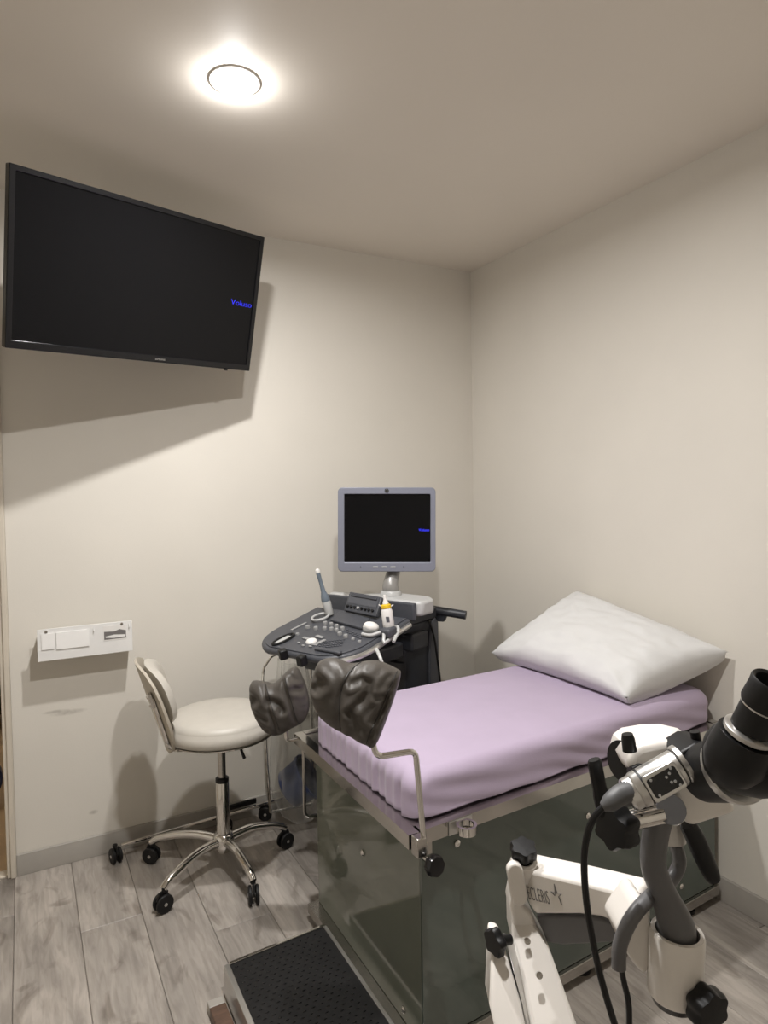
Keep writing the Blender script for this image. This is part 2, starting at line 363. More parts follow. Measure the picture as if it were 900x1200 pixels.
# ================================================================== TELEVISION
tc_ = Vector((-1.636, -.437, 2.095)); ya, ti, ro = .377, .282, -.051
RTV = Matrix.Rotation(ya, 3, 'Z') @ Matrix.Rotation(ti, 3, 'X') @ Matrix.Rotation(ro, 3, 'Y')
W, HT = .892, .500
tv = thing('television', 'large black flat television angled down from the wall with blue lettering on its screen', 'television', tc_)
def tvp(x, y, z): return tc_ + RTV @ Vector((x, y, z))
def ring_frame(w, h, iw, ih, y0, y1, P, cz=0):
    bm = bmesh.new(); o0 = []; o1 = []; i0 = []; i1 = []
    for sx, sz in ((-1, -1), (1, -1), (1, 1), (-1, 1)):
        o0.append(bm.verts.new(P(sx*w/2, y0, sz*h/2))); o1.append(bm.verts.new(P(sx*w/2, y1, sz*h/2)))
        i0.append(bm.verts.new(P(sx*iw/2, y0, sz*ih/2+cz))); i1.append(bm.verts.new(P(sx*iw/2, y1, sz*ih/2+cz)))
    for k in range(4):
        j = (k+1) % 4
        for q in ((o0[k], o0[j], i0[j], i0[k]), (o1[k], o1[j], i1[j], i1[k]), (o0[k], o0[j], o1[j], o1[k]), (i0[k], i0[j], i1[j], i1[k])): bm.faces.new(q)
    return bm
obj('bezel', ring_frame(W, HT, W-.036, HT-.040, 0, .028, tvp, .004), 'bezel', tv, smooth=0, bevel=.003)
obj('screen', B(tvp(0, .008, .004), (W-.036, .006, HT-.040), RTV), 'screen', tv, smooth=0)
bm = B(tvp(0, .021, 0), (W-.037, .012, HT-.042), RTV); box(bm, tvp(0, .045, -.03), (W*.62, .04, HT*.62), RTV)
obj('back_shell', bm, 'black', tv, smooth=0, bevel=.004)
tx = text_mesh('Voluso', .030, .0004, tvp(W/2-.018-.1005, .0045, -.012), RTV @ Vector((1, 0, 0)), RTV @ Vector((0, 0, 1)), squash=1.15, offset=-.0007)
obj('screen_text', tx, 'blue', tv, smooth=0, label='blue lettering running off the screen edge')
obj('brand_mark', text_mesh('SAMSUNG', .0085, .0003, tvp(.035, -.0006, -HT/2+.0085), RTV @ Vector((1, 0, 0)), RTV @ Vector((0, 0, 1))), 'silver', tv, smooth=0)
obj('sensor', B(tvp(.335, .004, -HT/2-.003), (.012, .01, .006), RTV), 'black', tv, smooth=0, bevel=.001)
# articulated wall arm behind the set
wp = Vector((-1.55, -.001, 2.10))
obj('wall_plate', BB(wp+Vector((-.06, -.012, -.11)), wp+Vector((.06, 0, .11))), 'black', tv, smooth=0, bevel=.002)
e1 = tvp(0, .066, -.03)
obj('mount_arm', T([wp+Vector((0, -.012, 0)), wp+Vector((-.03, -.10, 0)), (e1+wp)/2+Vector((.02, -.01, 0)), e1+RTV @ Vector((0, .03, 0)), e1], .018, 8), 'black', tv)

# ================================================================== WALL HOLDER (white acrylic)
py = -.095
hx0, hx1 = on(43.5, 750, 1, py).x, on(155, 745, 1, py).x; hz0, hz1 = on(100, 769, 1, py).z, on(100, 732.5, 1, py).z
ho = thing('wall_dispenser', 'white acrylic wall holder with clear card pockets left of the stool', 'holder', ((hx0+hx1)/2, 0, hz0))
obj('front_panel', BB((hx0, py-.002, hz0), (hx1, py+.002, hz1)), 'acryl', ho, smooth=0, bevel=.0008)
for x in (hx0+.002, hx1-.002): obj('side_panel', BB((x-.0019, py+.0022, hz0), (x+.0019, -.0006, hz1-.045)), 'acryl', ho, smooth=0)
obj('bottom_panel', BB((hx0+.0045, py+.0022, hz0), (hx1-.0045, -.0006, hz0+.004)), 'acryl', ho, smooth=0)
hw, hh = hx1-hx0, hz1-hz0
def hp(u, v, d=0): return Vector((hx0+hw*u, py-.002-d, hz0+hh*v))
def hbox(u0, v0, u1, v1, d): return BB(hp(u0, v0, .0002), hp(u1, v1, d))
obj('card_pocket', hbox(.19, .33, .53, .86, .004), 'card', ho, smooth=0)
obj('card_pocket', hbox(.04, .36, .17, .86, .003), 'card', ho, smooth=0)
cu = hbox(.685, .42, .935, .90, .001); obj('printed_card', cu, 'white', ho, smooth=0)
bm = bmesh.new(); prism(bm, [hp(u, v, .0012) for u, v in ((.69, .46), (.93, .46), (.93, .70), (.86, .76), (.80, .70), (.69, .72))], (0, -.0004, 0)); obj('card_picture', bm, 'print', ho, smooth=0)
bm = bmesh.new(); prism(bm, [hp(u, v, .0017) for u, v in ((.70, .56), (.80, .60), (.925, .57), (.92, .50), (.80, .49), (.71, .52))], (0, -.0004, 0)); obj('card_highlight', bm, 'acryl', ho, smooth=0)
for u, v in ((.09, .91), (.885, .92)): obj('screw', LT(hp(u, v), (0, -1, 0), [(.0055, .0), (.005, .002), (.002, .003)], 12), 'steel', ho)
for u in (.58, .965): obj('hook', T([hp(u, .90, .001), hp(u, .80, .004), hp(u, .78, .006), hp(u, .82, .008)], .0017, 6), 'acryl', ho)

# ================================================================== STOOL
SC = Vector((-1.42, -.36, 0))
st = thing('rolling_stool', 'cream vinyl rolling stool with low backrest on a chrome five star base', 'stool', SC)
cast = [(-1.662, -.495), (-1.385, -.605), (-1.168, -.325), (-1.345, -.105), (-1.645, -.165)]
def caster(parent, x, y, ang, r=.031, top=.078, mt='rubber'):
    c = Vector((x, y, 0)); a = Vector((math.cos(ang), math.sin(ang), 0)); d = Vector((-a.y, a.x, 0))
    hub = c + Vector((0, 0, r))
    bm = bmesh.new()
    for s in (-1, 1): lathe(bm, hub + a*(s*.012) - a*.007*s*0 - a*.006, a, [(r*.5, 0), (r*.93, .0005), (r, .003), (r, .009), (r*.93, .0115), (r*.5, .012)], 20)
    w = obj('caster', bm, mt, parent)
    fk = bmesh.new(); pr = [hub + d*(-.010)+Vector((0, 0, -.004)), hub + d*(-.024) + Vector((0, 0, .012)), hub+d*(-.014)+Vector((0, 0, r+.006)), hub+d*.010+Vector((0, 0, r+.012)), hub+d*.018+Vector((0, 0, r+.004)), hub+d*.012+Vector((0, 0, .004))]
    prism(fk, [p - a*.0035 for p in pr], a*.007); tube(fk, [hub+d*.006+Vector((0, 0, r+.004)), Vector((x, y, 0))+d*.006+Vector((0, 0, top))], .009, 10)
    obj('fork', fk, mt, w, smooth=30)
    obj('hub_cap', LT(hub - a*.0195, a, [(.006, 0), (.006, .039)], 10), 'silver', w)
for (x, y) in cast:
    v = Vector((x, y, 0)) - SC; L = v.length; dr = v.normalized(); e = Vector((x, y, .078))
    pts = smoothpath([SC+dr*.026+Vector((0, 0, .118)), SC+dr*.10+Vector((0, 0, .126)), SC+dr*(L*.62)+Vector((0, 0, .118)), SC+dr*(L*.88)+Vector((0, 0, .098)), e], 5)
    n = len(pts)
    obj('base_leg', T(pts, [.0165-.004*k/(n-1) for k in range(n)], 12), 'chrome', st)
    caster(st, x, y, math.atan2(dr.y, dr.x)+PI/2+random.uniform(-.5, .5))
obj('base_hub', LT(SC, (0, 0, 1), [(.022, .075), (.030, .085), (.038, .10), (.040, .125), (.034, .14), (.026, .146)], 28), 'chrome', st)
obj('column_sleeve', LT(SC, (0, 0, 1), [(.0245, .14), (.0245, .335), (.022, .34)], 24), 'chrome', st)
obj('column_collar', LT(SC, (0, 0, 1), [(.024, .336), (.024, .350), (.018, .353)], 24), 'black', st)
obj('gas_column', LT(SC, (0, 0, 1), [(.0145, .345), (.0145, .50)], 20), 'steel', st)
obj('mount_plate', B(SC+Vector((0, 0, .508)), (.14, .12, .012)), 'steel', st, bevel=.003)
obj('height_lever', T([SC+Vector((.02, -.05, .504)), SC+Vector((.045, -.075, .49)), SC+Vector((.06, -.09, .44))], [.004, .004, .006], 8), 'black', st)
sr = .202
obj('seat', LT(SC, (0, 0, 1), [(.05, .522), (sr*.93, .522), (sr*.985, .530), (sr, .545), (sr*.99, .562), (sr*.955, .571), (sr*.95, .575), (sr*.93, .585), (sr*.85, .594), (sr*.6, .600), (sr*.25, .602), (.005, .6025)], 56), 'cream', st, smooth=60)
obj('seat_rim', LT(SC, (0, 0, 1), [(.04, .514), (sr*.93, .514), (sr*.965, .518), (sr*.965, .5215), (.04, .5215)], 56), 'chrome', st)
# backrest on the left side of the seat
BD = Vector((-.93, .08, 0)).normalized()      # from the seat centre out to the backrest
BT = Vector((-BD.y, BD.x, 0))
def backrest(off0, off1, wid, hgt, zc, lean, curve, pad, n=22, mlt=10):
    bm = bmesh.new(); cols = []
    bc = SC + BD*off0 + Vector((0, 0, zc)); up = (Vector((0, 0, 1)) + BD*lean).normalized(); nn = (BD - up*BD.dot(up)).normalized()
    fr, bk = [], []
    for a in range(n+1):
        rf, rb = [], []
        for r in range(mlt+1):
            th = 2*PI*a/n; q = r/mlt; c, s = math.cos(th), math.sin(th)
            k = (abs(c)**3+abs(s)**3)**(-1/3)
            u = wid/2*q*k*c; v = hgt/2*q*k*s
            w = -curve*(u/(wid/2))**2
            e = math.sqrt(max(0, 1-q**4))
            p = bc + BT*u + up*v + nn*w
            rf.append(bm.verts.new(p - nn*(off1*e) if pad else p - nn*(.004))); rb.append(bm.verts.new(p + nn*(.004*e if pad else .005)))
        fr.append(rf); bk.append(rb)
    for a in range(n):
        for r in range(mlt):
            bm.faces.new((fr[a][r], fr[a][r+1], fr[a+1][r+1], fr[a+1][r])); bm.faces.new((bk[a][r], bk[a+1][r], bk[a+1][r+1], bk[a][r+1]))
        bm.faces.new((fr[a][mlt], bk[a][mlt], bk[a+1][mlt], fr[a+1][mlt]))
    bmesh.ops.remove_doubles(bm, verts=bm.verts, dist=1e-5); return bm
obj('backrest_cushion', backrest(.228, .042, .33, .215, .70, .30, .035, True), 'cream', st, smooth=60)
obj('backrest_shell', backrest(.238, 0, .335, .335, .655, .30, .035, False), 'tan', st, smooth=60)
bu = (Vector((0, 0, 1)) + BD*.30).normalized(); bn_ = (BD - bu*BD.dot(bu)).normalized()
def shp(u, v, h): return SC + BD*.238 + Vector((0, 0, .655)) + BT*u + bu*v + bn_*(h-.035*(u/.1675)**2)
bpath = fillet([SC+BD*.06+BT*.06+Vector((0, 0, .5075)), SC+BD*.165+BT*.085+Vector((0, 0, .5075)), shp(.125, -.12, .014), shp(.13, .06, .012)], .03, 6)
obj('backrest_support', T(bpath, .012, 10, flat=.5, hint=BT), 'chrome', st)
bmm = bmesh.new(); box(bmm, shp(.13, .055, .014), (.012, .03, .05), Matrix((bn_, BT, bu)).transposed())
for v in (.04, .07): lathe(bmm, shp(.13, v, .018), bn_, [(.007, 0), (.007, .006), (.004, .008)], 10)
obj('support_bracket', bmm, 'chrome', st, bevel=.002)

# ================================================================== BAG STAND (chrome hoop on wheels), clear bag and bin
G = Vector((-1.07, -.19, 0))
bs = thing('bag_stand', 'low wheeled chrome stand along the wall behind the stool', 'stand', G)
ca = on(136, 1011, 2, 0); 
barz = .062
pL = Vector((ca.x+.02, ca.y, barz)); pR = Vector((-1.02, -.045, barz))
obj('base_bar', T([pL, pL.lerp(pR, .5), pR], .008, 10), 'chrome', bs)
caster(bs, ca.x, ca.y, .25, r=.029, top=.068); caster(bs, -1.165, -.07, 1.2, r=.029, top=.068)
obj('pedal', T([Vector((-1.33, -.062, .085)), Vector((-1.20, -.055, .085))], .012, 8, flat=.6), 'black', bs)
hoopz = on(322, 767, 1, -.17).z
hp_ = [Vector((-1.165, -.14, .062)), Vector((-1.19, -.15, hoopz-.14)), Vector((-1.165, -.15, hoopz-.03)), Vector((-1.11, -.16, hoopz)), Vector((-.98, -.16, hoopz-.01))]
obj('hoop_post', T(smoothpath(hp_, 6), .006, 8), 'chrome', bs)
obj('hoop_post', T([Vector((-.98, -.16, .062)), Vector((-.98, -.16, hoopz-.01))], .006, 8), 'chrome', bs)
obj('cross_bar', T([Vector((-1.165, -.14, .062)), Vector((-.98, -.16, .062)), Vector((-.98, -.045, .062))], .006, 8), 'chrome', bs)
bm = bmesh.new(); rings = []
N = 48
for j in range(22):
    t = j/21; z = .02 + (hoopz-.03-.02)*t; r = (.02 + .15*min(1, t*5)**.5) if t < .2 else .17 - .075*((t-.2)/.8)**1.3
    ring = []
    for k in range(N):
        a = 2*PI*k/N; w = 1 + .10*math.sin(5*a+2*t)+.06*math.sin(11*a-5*t) + .05*noise.noise((3*math.cos(a), 3*math.sin(a), 4*t))
        ring.append(bm.verts.new((-1.065+.58*r*w*math.cos(a), -.205+.03*t+r*.78*w*math.sin(a), z)))
    rings.append(ring)
for a, b in zip(rings, rings[1:]):
    for k in range(N): bm.faces.new((a[k], a[(k+1) % N], b[(k+1) % N], b[k]))
bm.faces.new(rings[0])
tag(obj('plastic_bag', bm, 'film', smooth=180, at=(-1.065, -.2, .02)), 'clear plastic bag hanging open between the stool and the exam table', 'bag')
bn = thing('waste_bucket', 'dark navy round container lying inside the clear plastic bag', 'container', (-1.07, -.2, .04))
ax = Vector((.55, -.35, .42)).normalized(); bo = Vector((-1.105, -.185, .16))
obj('body', LT(bo, ax, [(.06, 0), (.078, .01), (.09, .10), (.092, .11), (.086, .11), (.072, .015), (.01, .012)], 28), 'navy', bn)
obj('rim', LT(bo, ax, [(.0905, .100), (.097, .102), (.097, .112), (.090, .114), (.087, .108)], 28, cap=False), 'navy', bn)

# ================================================================== EXAM TABLE
x0, x1, yf, yb = -1.287, -.022, -1.485, -.745
zt = .612                                    # top of the steel frame
_a, _b = math.radians(3.3), math.radians(.5)
XF = Matrix.Translation((x0, yf, 0)) @ Matrix(((math.cos(_a), math.sin(_b), 0, 0), (math.sin(_a), math.cos(_b), 0, 0), (0, 0, 1, 0), (0, 0, 0, 1))) @ Matrix.Translation((-x0, -yf, 0))
et = thing('exam_table', 'glass sided examination table with a stainless steel frame', 'table', ((x0+x1)/2, (yf+yb)/2, 0))
gx, gy, gx1, gyb = -1.232, -1.452, -.036, -.80
zb = .062
obj('top_plate', BB((x0+.031, yf+.031, zt-.012), (x1-.031, yb-.031, zt-.002)), 'steel', et, smooth=0)
def square_tube(a, b, w, h, tk=.003):
    # open hollow section from a to b
    a = Vector(a); b = Vector(b); d = (b-a).normalized(); s = d.cross(Vector((0, 0, 1))); u = Vector((0, 0, 1)); bm = bmesh.new(); R = []
    for p in (a, b):
        R.append([[bm.verts.new(p+s*(i*(w/2-k))+u*(j*(h/2-k))) for i, j in ((-1, -1), (1, -1), (1, 1), (-1, 1))] for k in (0, tk)])
    for k in range(4):
        j = (k+1) % 4
        bm.faces.new((R[0][0][k], R[0][0][j], R[1][0][j], R[1][0][k])); bm.faces.new((R[0][1][k], R[0][1][j], R[1][1][j], R[1][1][k]))
        for e in (0, 1): bm.faces.new((R[e][0][k], R[e][0][j], R[e][1][j], R[e][1][k]))
    return bm
rh = .034
obj('frame_rail', square_tube((x0+.015, yf, zt-rh/2), (x0+.015, yb, zt-rh/2), .029, rh), 'rail', et, smooth=0)
obj('frame_rail', square_tube((x0+.036, yf+.015, zt-rh/2), (x1, yf+.015, zt-rh/2), .029, rh), 'rail', et, smooth=0)
obj('frame_rail', square_tube((x1-.015, yf+.031, zt-rh/2), (x1-.015, yb, zt-rh/2), .029, rh), 'rail', et, smooth=0)
obj('frame_rail', square_tube((x0+.031, yb-.015, zt-rh/2), (x1-.031, yb-.015, zt-rh/2), .029, rh), 'rail', et, smooth=0)
zr = zt-rh-.0005
obj('corner_bracket', BB((gx-.02, yf+.002, zr-.028), (gx+.012, yf+.006, zr)), 'steel', et, smooth=0)
obj('front_panel', BB((gx, gy, zb), (gx1, gy+.008, zr)), 'glass', et, smooth=0, bevel=.0015)
obj('end_panel', BB((gx, gy+.0085, zb), (gx+.008, gyb, zr)), 'glass_lit', et, smooth=0, bevel=.0015)
obj('back_panel', BB((gx+.0085, gyb-.008, zb), (gx1-.0085, gyb, zr)), 'glass', et, smooth=0)
obj('end_panel', BB((gx1-.008, gy+.0085, zb), (gx1, gyb, zr)), 'glass', et, smooth=0)
# base plinth of steel angle
bm = BB((gx-.012, gy-.012, .03), (gx1+.010, gy+.02, zb-.001)); obj('plinth_rail', bm, 'steel', et, smooth=0, bevel=.002)
obj('plinth_rail', BB((gx-.035, gy+.0205, .03), (gx+.02, gyb+.012, zb-.001)), 'steel', et, smooth=0, bevel=.002)
obj('plinth_rail', BB((gx1-.02, gy+.0205, .03), (gx1+.010, gyb+.012, zb-.001)), 'steel', et, smooth=0, bevel=.002)
for xx, yy in ((gx+.03, gy+.03), (gx1-.12, gy+.025), (gx+.03, gyb-.03), (gx1-.05, gyb-.03), (gx+.58, gy+.03)): obj('foot', LT((xx, yy, 0), (0, 0, 1), [(.026, 0), (.026, .01), (.016, .014), (.016, .0295)], 16), 'black', et)
for p in ((538, 990), (818, 1050), (700, 962)):
    q = on(*p, 1, gy); obj('panel_screw', LT((q.x, gy, q.z), (0, -1, 0), [(.009, 0), (.009, .004), (.0055, .007), (.002, .008)], 14), 'chrome', et)
for p in ((474, 1184), (425, 1000)):
    q = on(*p, 0, gx); obj('panel_screw', LT((gx, q.y, q.z), (-1, 0, 0), [(.009, 0), (.009, .004), (.0055, .007), (.002, .008)], 14), 'chrome', et)
q = on(546, 958, 1, yf-.015)
obj('accessory_socket', LT((q.x, yf-.0265, zt-.024), (0, 0, 1), [(.018, 0), (.025, 0), (.026, .02), (.019, .02)], 20, cap=False), 'chrome', et)
obj('socket_plate', BB((q.x-.035, yf-.0025, zt-rh), (q.x+.035, yf-.0005, zt-.002)), 'silver', et, smooth=0)
# thin steel rod hung below the far end of the frame
rx, ry = -1.262, yb-.02
obj('hanger_rod', T(fillet([(rx, ry, zt-rh), (rx, ry, .335), (rx+.07, ry, .325)], .02), .006, 8), 'steel', et)

# ------------------------------------------------------------------ mattress with fitted sheet
mx0, mx1, my0, my1, mz0, mz1 = -1.252, -.042, -1.452, -.832, zt+.002, .724
def mattress():
    bm = bmesh.new(); cx, cy = (mx0+mx1)/2, (my0+my1)/2; w, d = mx1-mx0, my1-my0; h = mz1-mz0
    def per(n1, n2, r=.05):
        out = []
        def line(a, b, n): 
            for k in range(n): t = k/n; out.append((a[0]+(b[0]-a[0])*t, a[1]+(b[1]-a[1])*t))
        def arc(c0, c1, a0, n=6):
            for k in range(n): a = math.radians(a0+90*k/n); out.append((c0+r*math.cos(a), c1+r*math.sin(a)))
        line((-w/2+r, -d/2), (w/2-r, -d/2), n1); arc(w/2-r, -d/2+r, -90); line((w/2, -d/2+r), (w/2, d/2-r), n2); arc(w/2-r, d/2-r, 0)
        line((w/2-r, d/2), (-w/2+r, d/2), n1); arc(-w/2+r, d/2-r, 90); line((-w/2, d/2-r), (-w/2, -d/2+r), n2); arc(-w/2+r, -d/2+r, 180)
        return out
    P = per(130, 120); n = len(P); rings = []
    prof = [(q, 1.0) for q in (.02, .15, .3, .45, .58, .68, .77, .84, .89, .93)]      # scale, height
    R = .042
    for k in range(0, 9): a = PI/2*(1-k/8); prof.append((('e', R*(1-math.cos(a))), 1-(R*(1-math.sin(a)))/h))
    for k in range(1, 10): prof.append((('e', 0.0), (1-R/h)*(1-k/9)))
    prof.append((('e', .012), 0)); prof.append((('e', .2), 0))
    for s, hz in prof:
        ring = []
        for (px, py) in P:
            if isinstance(s, tuple):
                ins = s[1]; x = px*(1-2*ins/w); y = py*(1-2*ins/d)
            else: x, y = px*s*(1-2*R/w), py*s*(1-2*R/d)
            z = mz0+h*hz; wx, wy = cx+x, cy+y
            if s == ('e', .2): z += .0
            elif hz > .999:    # top: gentle sag and a few long creases
                z += .0035*noise.noise((wx*3, wy*3, 0)) + .003*noise.noise((wx*2.2+wy*5, wy*9-wx*3, 3))
            else:
                g = 1-hz; nx, ny = (x/(w/2)), (y/(d/2))
                on_left = max(0, (-x-(w/2-.05))/.05); on_front = max(0, (-y-(d/2-.05))/.05)
                # vertical gathers on the foot end, deeper towards the hem
                pl = (.0045*math.sin(wy*165+3*noise.noise((wy*7, 0, 1)))+.004*math.sin(wy*74+2*noise.noise((wy*5, 2, 1))))*min(1, g*2.2)*(.35+.65*abs(noise.noise((wy*6, 5, 0))*1.6))
                wx += on_left*(-pl)
                # diagonal drapes along the front side
                dr = (.006*noise.noise((wx*2.0-z*9, z*16+wx*5, 4)) + .0022*math.sin((z*1.0+wx*.22)*130+4*noise.noise((wx*3, z*4, 0))))*min(1, g*1.8)
                wy += on_front*dr
                # corner bunching
                cr = on_left*on_front; wz = 0
                if hz < .02: z += .006*noise.noise((wx*9, wy*9, 2))+.004*on_front
            ring.append(bm.verts.new(XF @ Vector((wx, wy, max(z, mz0)))))
        rings.append(ring)
    for a, b in zip(rings, rings[1:]):
        for k in range(n): bm.faces.new((a[k], a[(k+1) % n], b[(k+1) % n], b[k]))
    bm.faces.new(rings[0]); bm.faces.new(rings[-1][::-1]); return bm
tag(obj('mattress', mattress(), 'sheet', smooth=180, at=((mx0+mx1)/2, (my0+my1)/2, mz0)), 'thick mattress in a lilac fitted sheet lying on the exam table', 'mattress')

# ------------------------------------------------------------------ pillow
def pillow():
    A = Vector((-.447, -.710, .757)); Dn = Vector((-.440, -1.366, .755)); Bk = Vector((-.028, -.752, .972)); Cr = Vector((-.026, -1.420, .852))
    n = 56; bm = bmesh.new(); top = []; bot = []
    nrm = (Dn-A).cross(Bk-A).normalized(); nrm = nrm if nrm.z > 0 else -nrm
    for i in range(n+1):
        rt, rb = [], []
        for j in range(n+1):
            u, v = -1+2*i/n, -1+2*j/n
            uu = u*(1-.10*(1-v*v)*abs(u)**3); vv = v*(1-.09*(1-u*u)*abs(v)**3)
            a, b = (uu+1)/2, (vv+1)/2
            p = A*(1-a)*(1-b) + Dn*(1-a)*b + Bk*a*(1-b) + Cr*a*b
            e = max(0, (1-abs(u)**2.8)*(1-abs(v)**2.8))**.5
            wr = .010*noise.noise((u*3.2, v*3.2, 1))+.006*noise.noise((u*7, v*7, 5))
            cd_ = math.hypot(1-abs(u), 1-abs(v)); ang = math.atan2(1-abs(v), 1-abs(u)+1e-6)
            wr += .012*math.sin(ang*9)*math.exp(-cd_*3.2)*min(1, cd_*5)
            t = .082*e + wr*.9*min(1, e*2)
            pt = p + nrm*t; pb = p - nrm*(.115*e**.6)
            lim = mz1+.0035
            pt.z = max(pt.z, lim); pb.z = max(pb.z, lim+.001*noise.noise((u*4, v*4, 0)))
            pt.x = min(pt.x, -.004); pb.x = min(pb.x, -.004)
            vt = bm.verts.new(pt); rt.append(vt); rb.append(vt if i in (0, n) or j in (0, n) else bm.verts.new(pb))
        top.append(rt); bot.append(rb)
    for i in range(n):
        for j in range(n):
            bm.faces.new((top[i][j], top[i+1][j], top[i+1][j+1], top[i][j+1]))
            try: bm.faces.new((bot[i][j], bot[i][j+1], bot[i+1][j+1], bot[i+1][j]))
            except ValueError: pass
    return bm, A, Dn, Bk, Cr
bm, pa, pd, pb_, pc = pillow()
pil = tag(obj('pillow', bm, 'pillow', smooth=180, at=(-.27, -1.1, mz1)), 'plump white pillow propped against the wall at the head of the exam table', 'pillow')

# ------------------------------------------------------------------ stirrups
def seg_dist(p, pl):
    best = 1e9
    for a, b in zip(pl, pl[1:]):
        ab = b-a; t = max(0, min(1, (p-a).dot(ab)/(ab.length_squared+1e-9))); best = min(best, (p-a-ab*t).length)
    return best
def inflate(outline, d, front, back, seams, creases, seed, rings=34, n=150, bend=.0):
    # padded shell: outline in pixels at depth d, real thickness along the view axis; seams and creases run over it
    pts = [Vector((x, y, 0)) for x, y in outline]; loop = smoothpath(pts+[pts[0]], 12)[:-1]
    per = [0]
    for a, b in zip(loop, loop[1:]+[loop[0]]): per.append(per[-1]+(b-a).length)
    def samp(t):
        s = t*per[-1]; k = 0
        while per[k+1] < s: k += 1
        f = (s-per[k])/(per[k+1]-per[k]+1e-9); a, b = loop[k], loop[(k+1) % len(loop)]; return a.lerp(b, f)
    c = sum(loop, Vector())/len(loop); hw = max(abs(p.x-c.x) for p in loop); bm = bmesh.new(); fr = []; bk = []
    bd = [samp(k/n) for k in range(n)]
    for r in range(rings+1):
        q = r/rings; a_, b_ = [], []
        for k in range(n):
            p = c + (bd[k]-c)*(q if r else .004); e = math.sqrt(max(0, 1-q**3.2))
            u = (p.x-c.x)/hw; vv = (p.y-c.y)/hw
            wr = .004*noise.noise((u*1.6+seed, vv*1.6, seed)) + .001*noise.noise((u*5+seed, vv*4, 2))
            for pl in seams:
                dd = seg_dist(p, pl)/hw; wr += -.0055*math.exp(-(dd/.05)**2) + .0022*math.exp(-((dd-.16)/.10)**2)
            for pl, amp, wd_ in creases:
                dd = seg_dist(p, pl)/hw; wr += -amp*math.exp(-(dd/wd_)**2) + amp*.55*math.exp(-((dd-wd_*2.1)/(wd_*1.1))**2)
            ang = math.atan2(vv, u); wr += .0022*math.sin(ang*26+3*noise.noise((ang*2, seed, 0)))*max(0, q-.72)*3
            f = front*e + wr*min(1, e*1.6) - bend*u*u
            a_.append(bm.verts.new(D(p.x, p.y, d) - FW*f)); b_.append(a_[-1] if r == rings else bm.verts.new(D(p.x, p.y, d) + FW*(back*e+bend*u*u)))
        fr.append(a_); bk.append(b_)
    for S in (fr, bk):
        for a, b in zip(S, S[1:]):
            for k in range(n): bm.faces.new((a[k], a[(k+1) % n], b[(k+1) % n], b[k]))
        bm.faces.new(S[0])
    return bm
def piping(bm, pl, parent):
    from mathutils.bvhtree import BVHTree
    t = BVHTree.FromBMesh(bm); pts = []
    for p in smoothpath(pl, 8):
        h = t.ray_cast(CAM, ray(p.x, p.y).normalized())[0]
        if h: pts.append(h)
    return T(pts, .0016, 6)
def zs(*pp): return [Vector((280+x/4.5, 750+y/4.5, 0)) for x, y in pp]
# near stirrup
o1 = [(366, 792), (374, 776), (392, 771), (412, 777), (440, 774), (466, 786), (470, 793), (464, 815), (452, 848), (440, 874), (428, 872), (410, 862), (388, 851), (372, 838), (363, 818), (363, 804)]
d1 = 1.43
cl = D(494, 992, 1.46); 
s1 = thing('leg_stirrup', 'large grey leather leg rest on a bent chrome rod at the near table corner', 'leg rest', Vector((x0+.05, yf-.02, zt-.06)), 'padded leg rests of the exam table')
sm1 = [zs((650, 112), (600, 150), (560, 205), (538, 270), (530, 340), (530, 420), (542, 512)), zs((835, 165), (800, 240), (768, 320), (735, 400), (700, 470), (672, 545))]
cr1 = [(zs((600, 200), (650, 180), (690, 205), (690, 250), (640, 300), (590, 345)), .006, .07), (zs((590, 345), (612, 420), (600, 500)), .0045, .08), (zs((735, 275), (775, 285), (765, 330), (710, 400)), .0065, .06),
       (zs((395, 185), (440, 205), (400, 245)), .013, .09), (zs((690, 480), (640, 420), (610, 380)), .004, .08), (zs((790, 180), (745, 235)), .004, .06)]
bm = inflate(o1, d1, .050, .030, sm1, cr1, 1.3, bend=.020)
pips = [piping(bm, pl, s1) for pl in sm1]
obj('pad', bm, 'leather', s1, smooth=180)
for p_ in pips: obj('pad_piping', p_, 'seam', s1)
yy = yf-.022
pz = lambda x, y: on(x, y, 1, yy)
p_bot, p_top = pz(498, 1000), pz(487, 880)
pe = D(441, 887, 1.44); pf = D(436, 866, 1.44)
obj('rod', T(fillet([p_bot, p_top, pe, pf], .018, 6), .0068, 12), 'chrome', s1)
pc_ = pz(494, 993)
obj('clamp_block', B(pz(492, 990)+Vector((0, .004, -.004)), (.026, .028, .045)), 'steel', s1, bevel=.003)
kc = pz(501, 1008)+Vector((0, -.022, 0))
obj('clamp_knob', SK(kc+Vector((0, .004, 0)), (.1, -1, .1), .024, .02, lobes=8, depth=.07), 'gloss', s1)
obj('clamp_screw', T([kc, kc+Vector((-.012, .030, .012))], .006, 8), 'steel', s1)
# far stirrup
o2 = [(291, 806), (296, 799), (310, 799), (322, 800), (338, 785), (348, 783), (355, 796), (360, 812), (362, 830), (356, 846), (343, 853), (330, 860), (318, 861), (306, 853), (296, 836), (291, 820)]
d2 = 2.06
s2 = thing('leg_stirrup', 'grey leather leg rest at the far table corner overlapping the stool seat', 'leg rest', Vector((x0+.05, yb-.02, zt-.03)), 'padded leg rests of the exam table')
sm2 = [zs((138, 228), (155, 290), (175, 360), (195, 420), (213, 475)), zs((242, 200), (262, 275), (282, 345), (300, 405), (318, 450))]
cr2 = [(zs((55, 290), (95, 300), (70, 330)), .010, .10), (zs((180, 300), (225, 320), (240, 345)), .009, .11), (zs((300, 240), (335, 255)), .008, .09), (zs((90, 375), (150, 405)), .005, .08), (zs((270, 170), (300, 200)), .006, .09), (zs((110, 430), (160, 455)), .004, .07)]
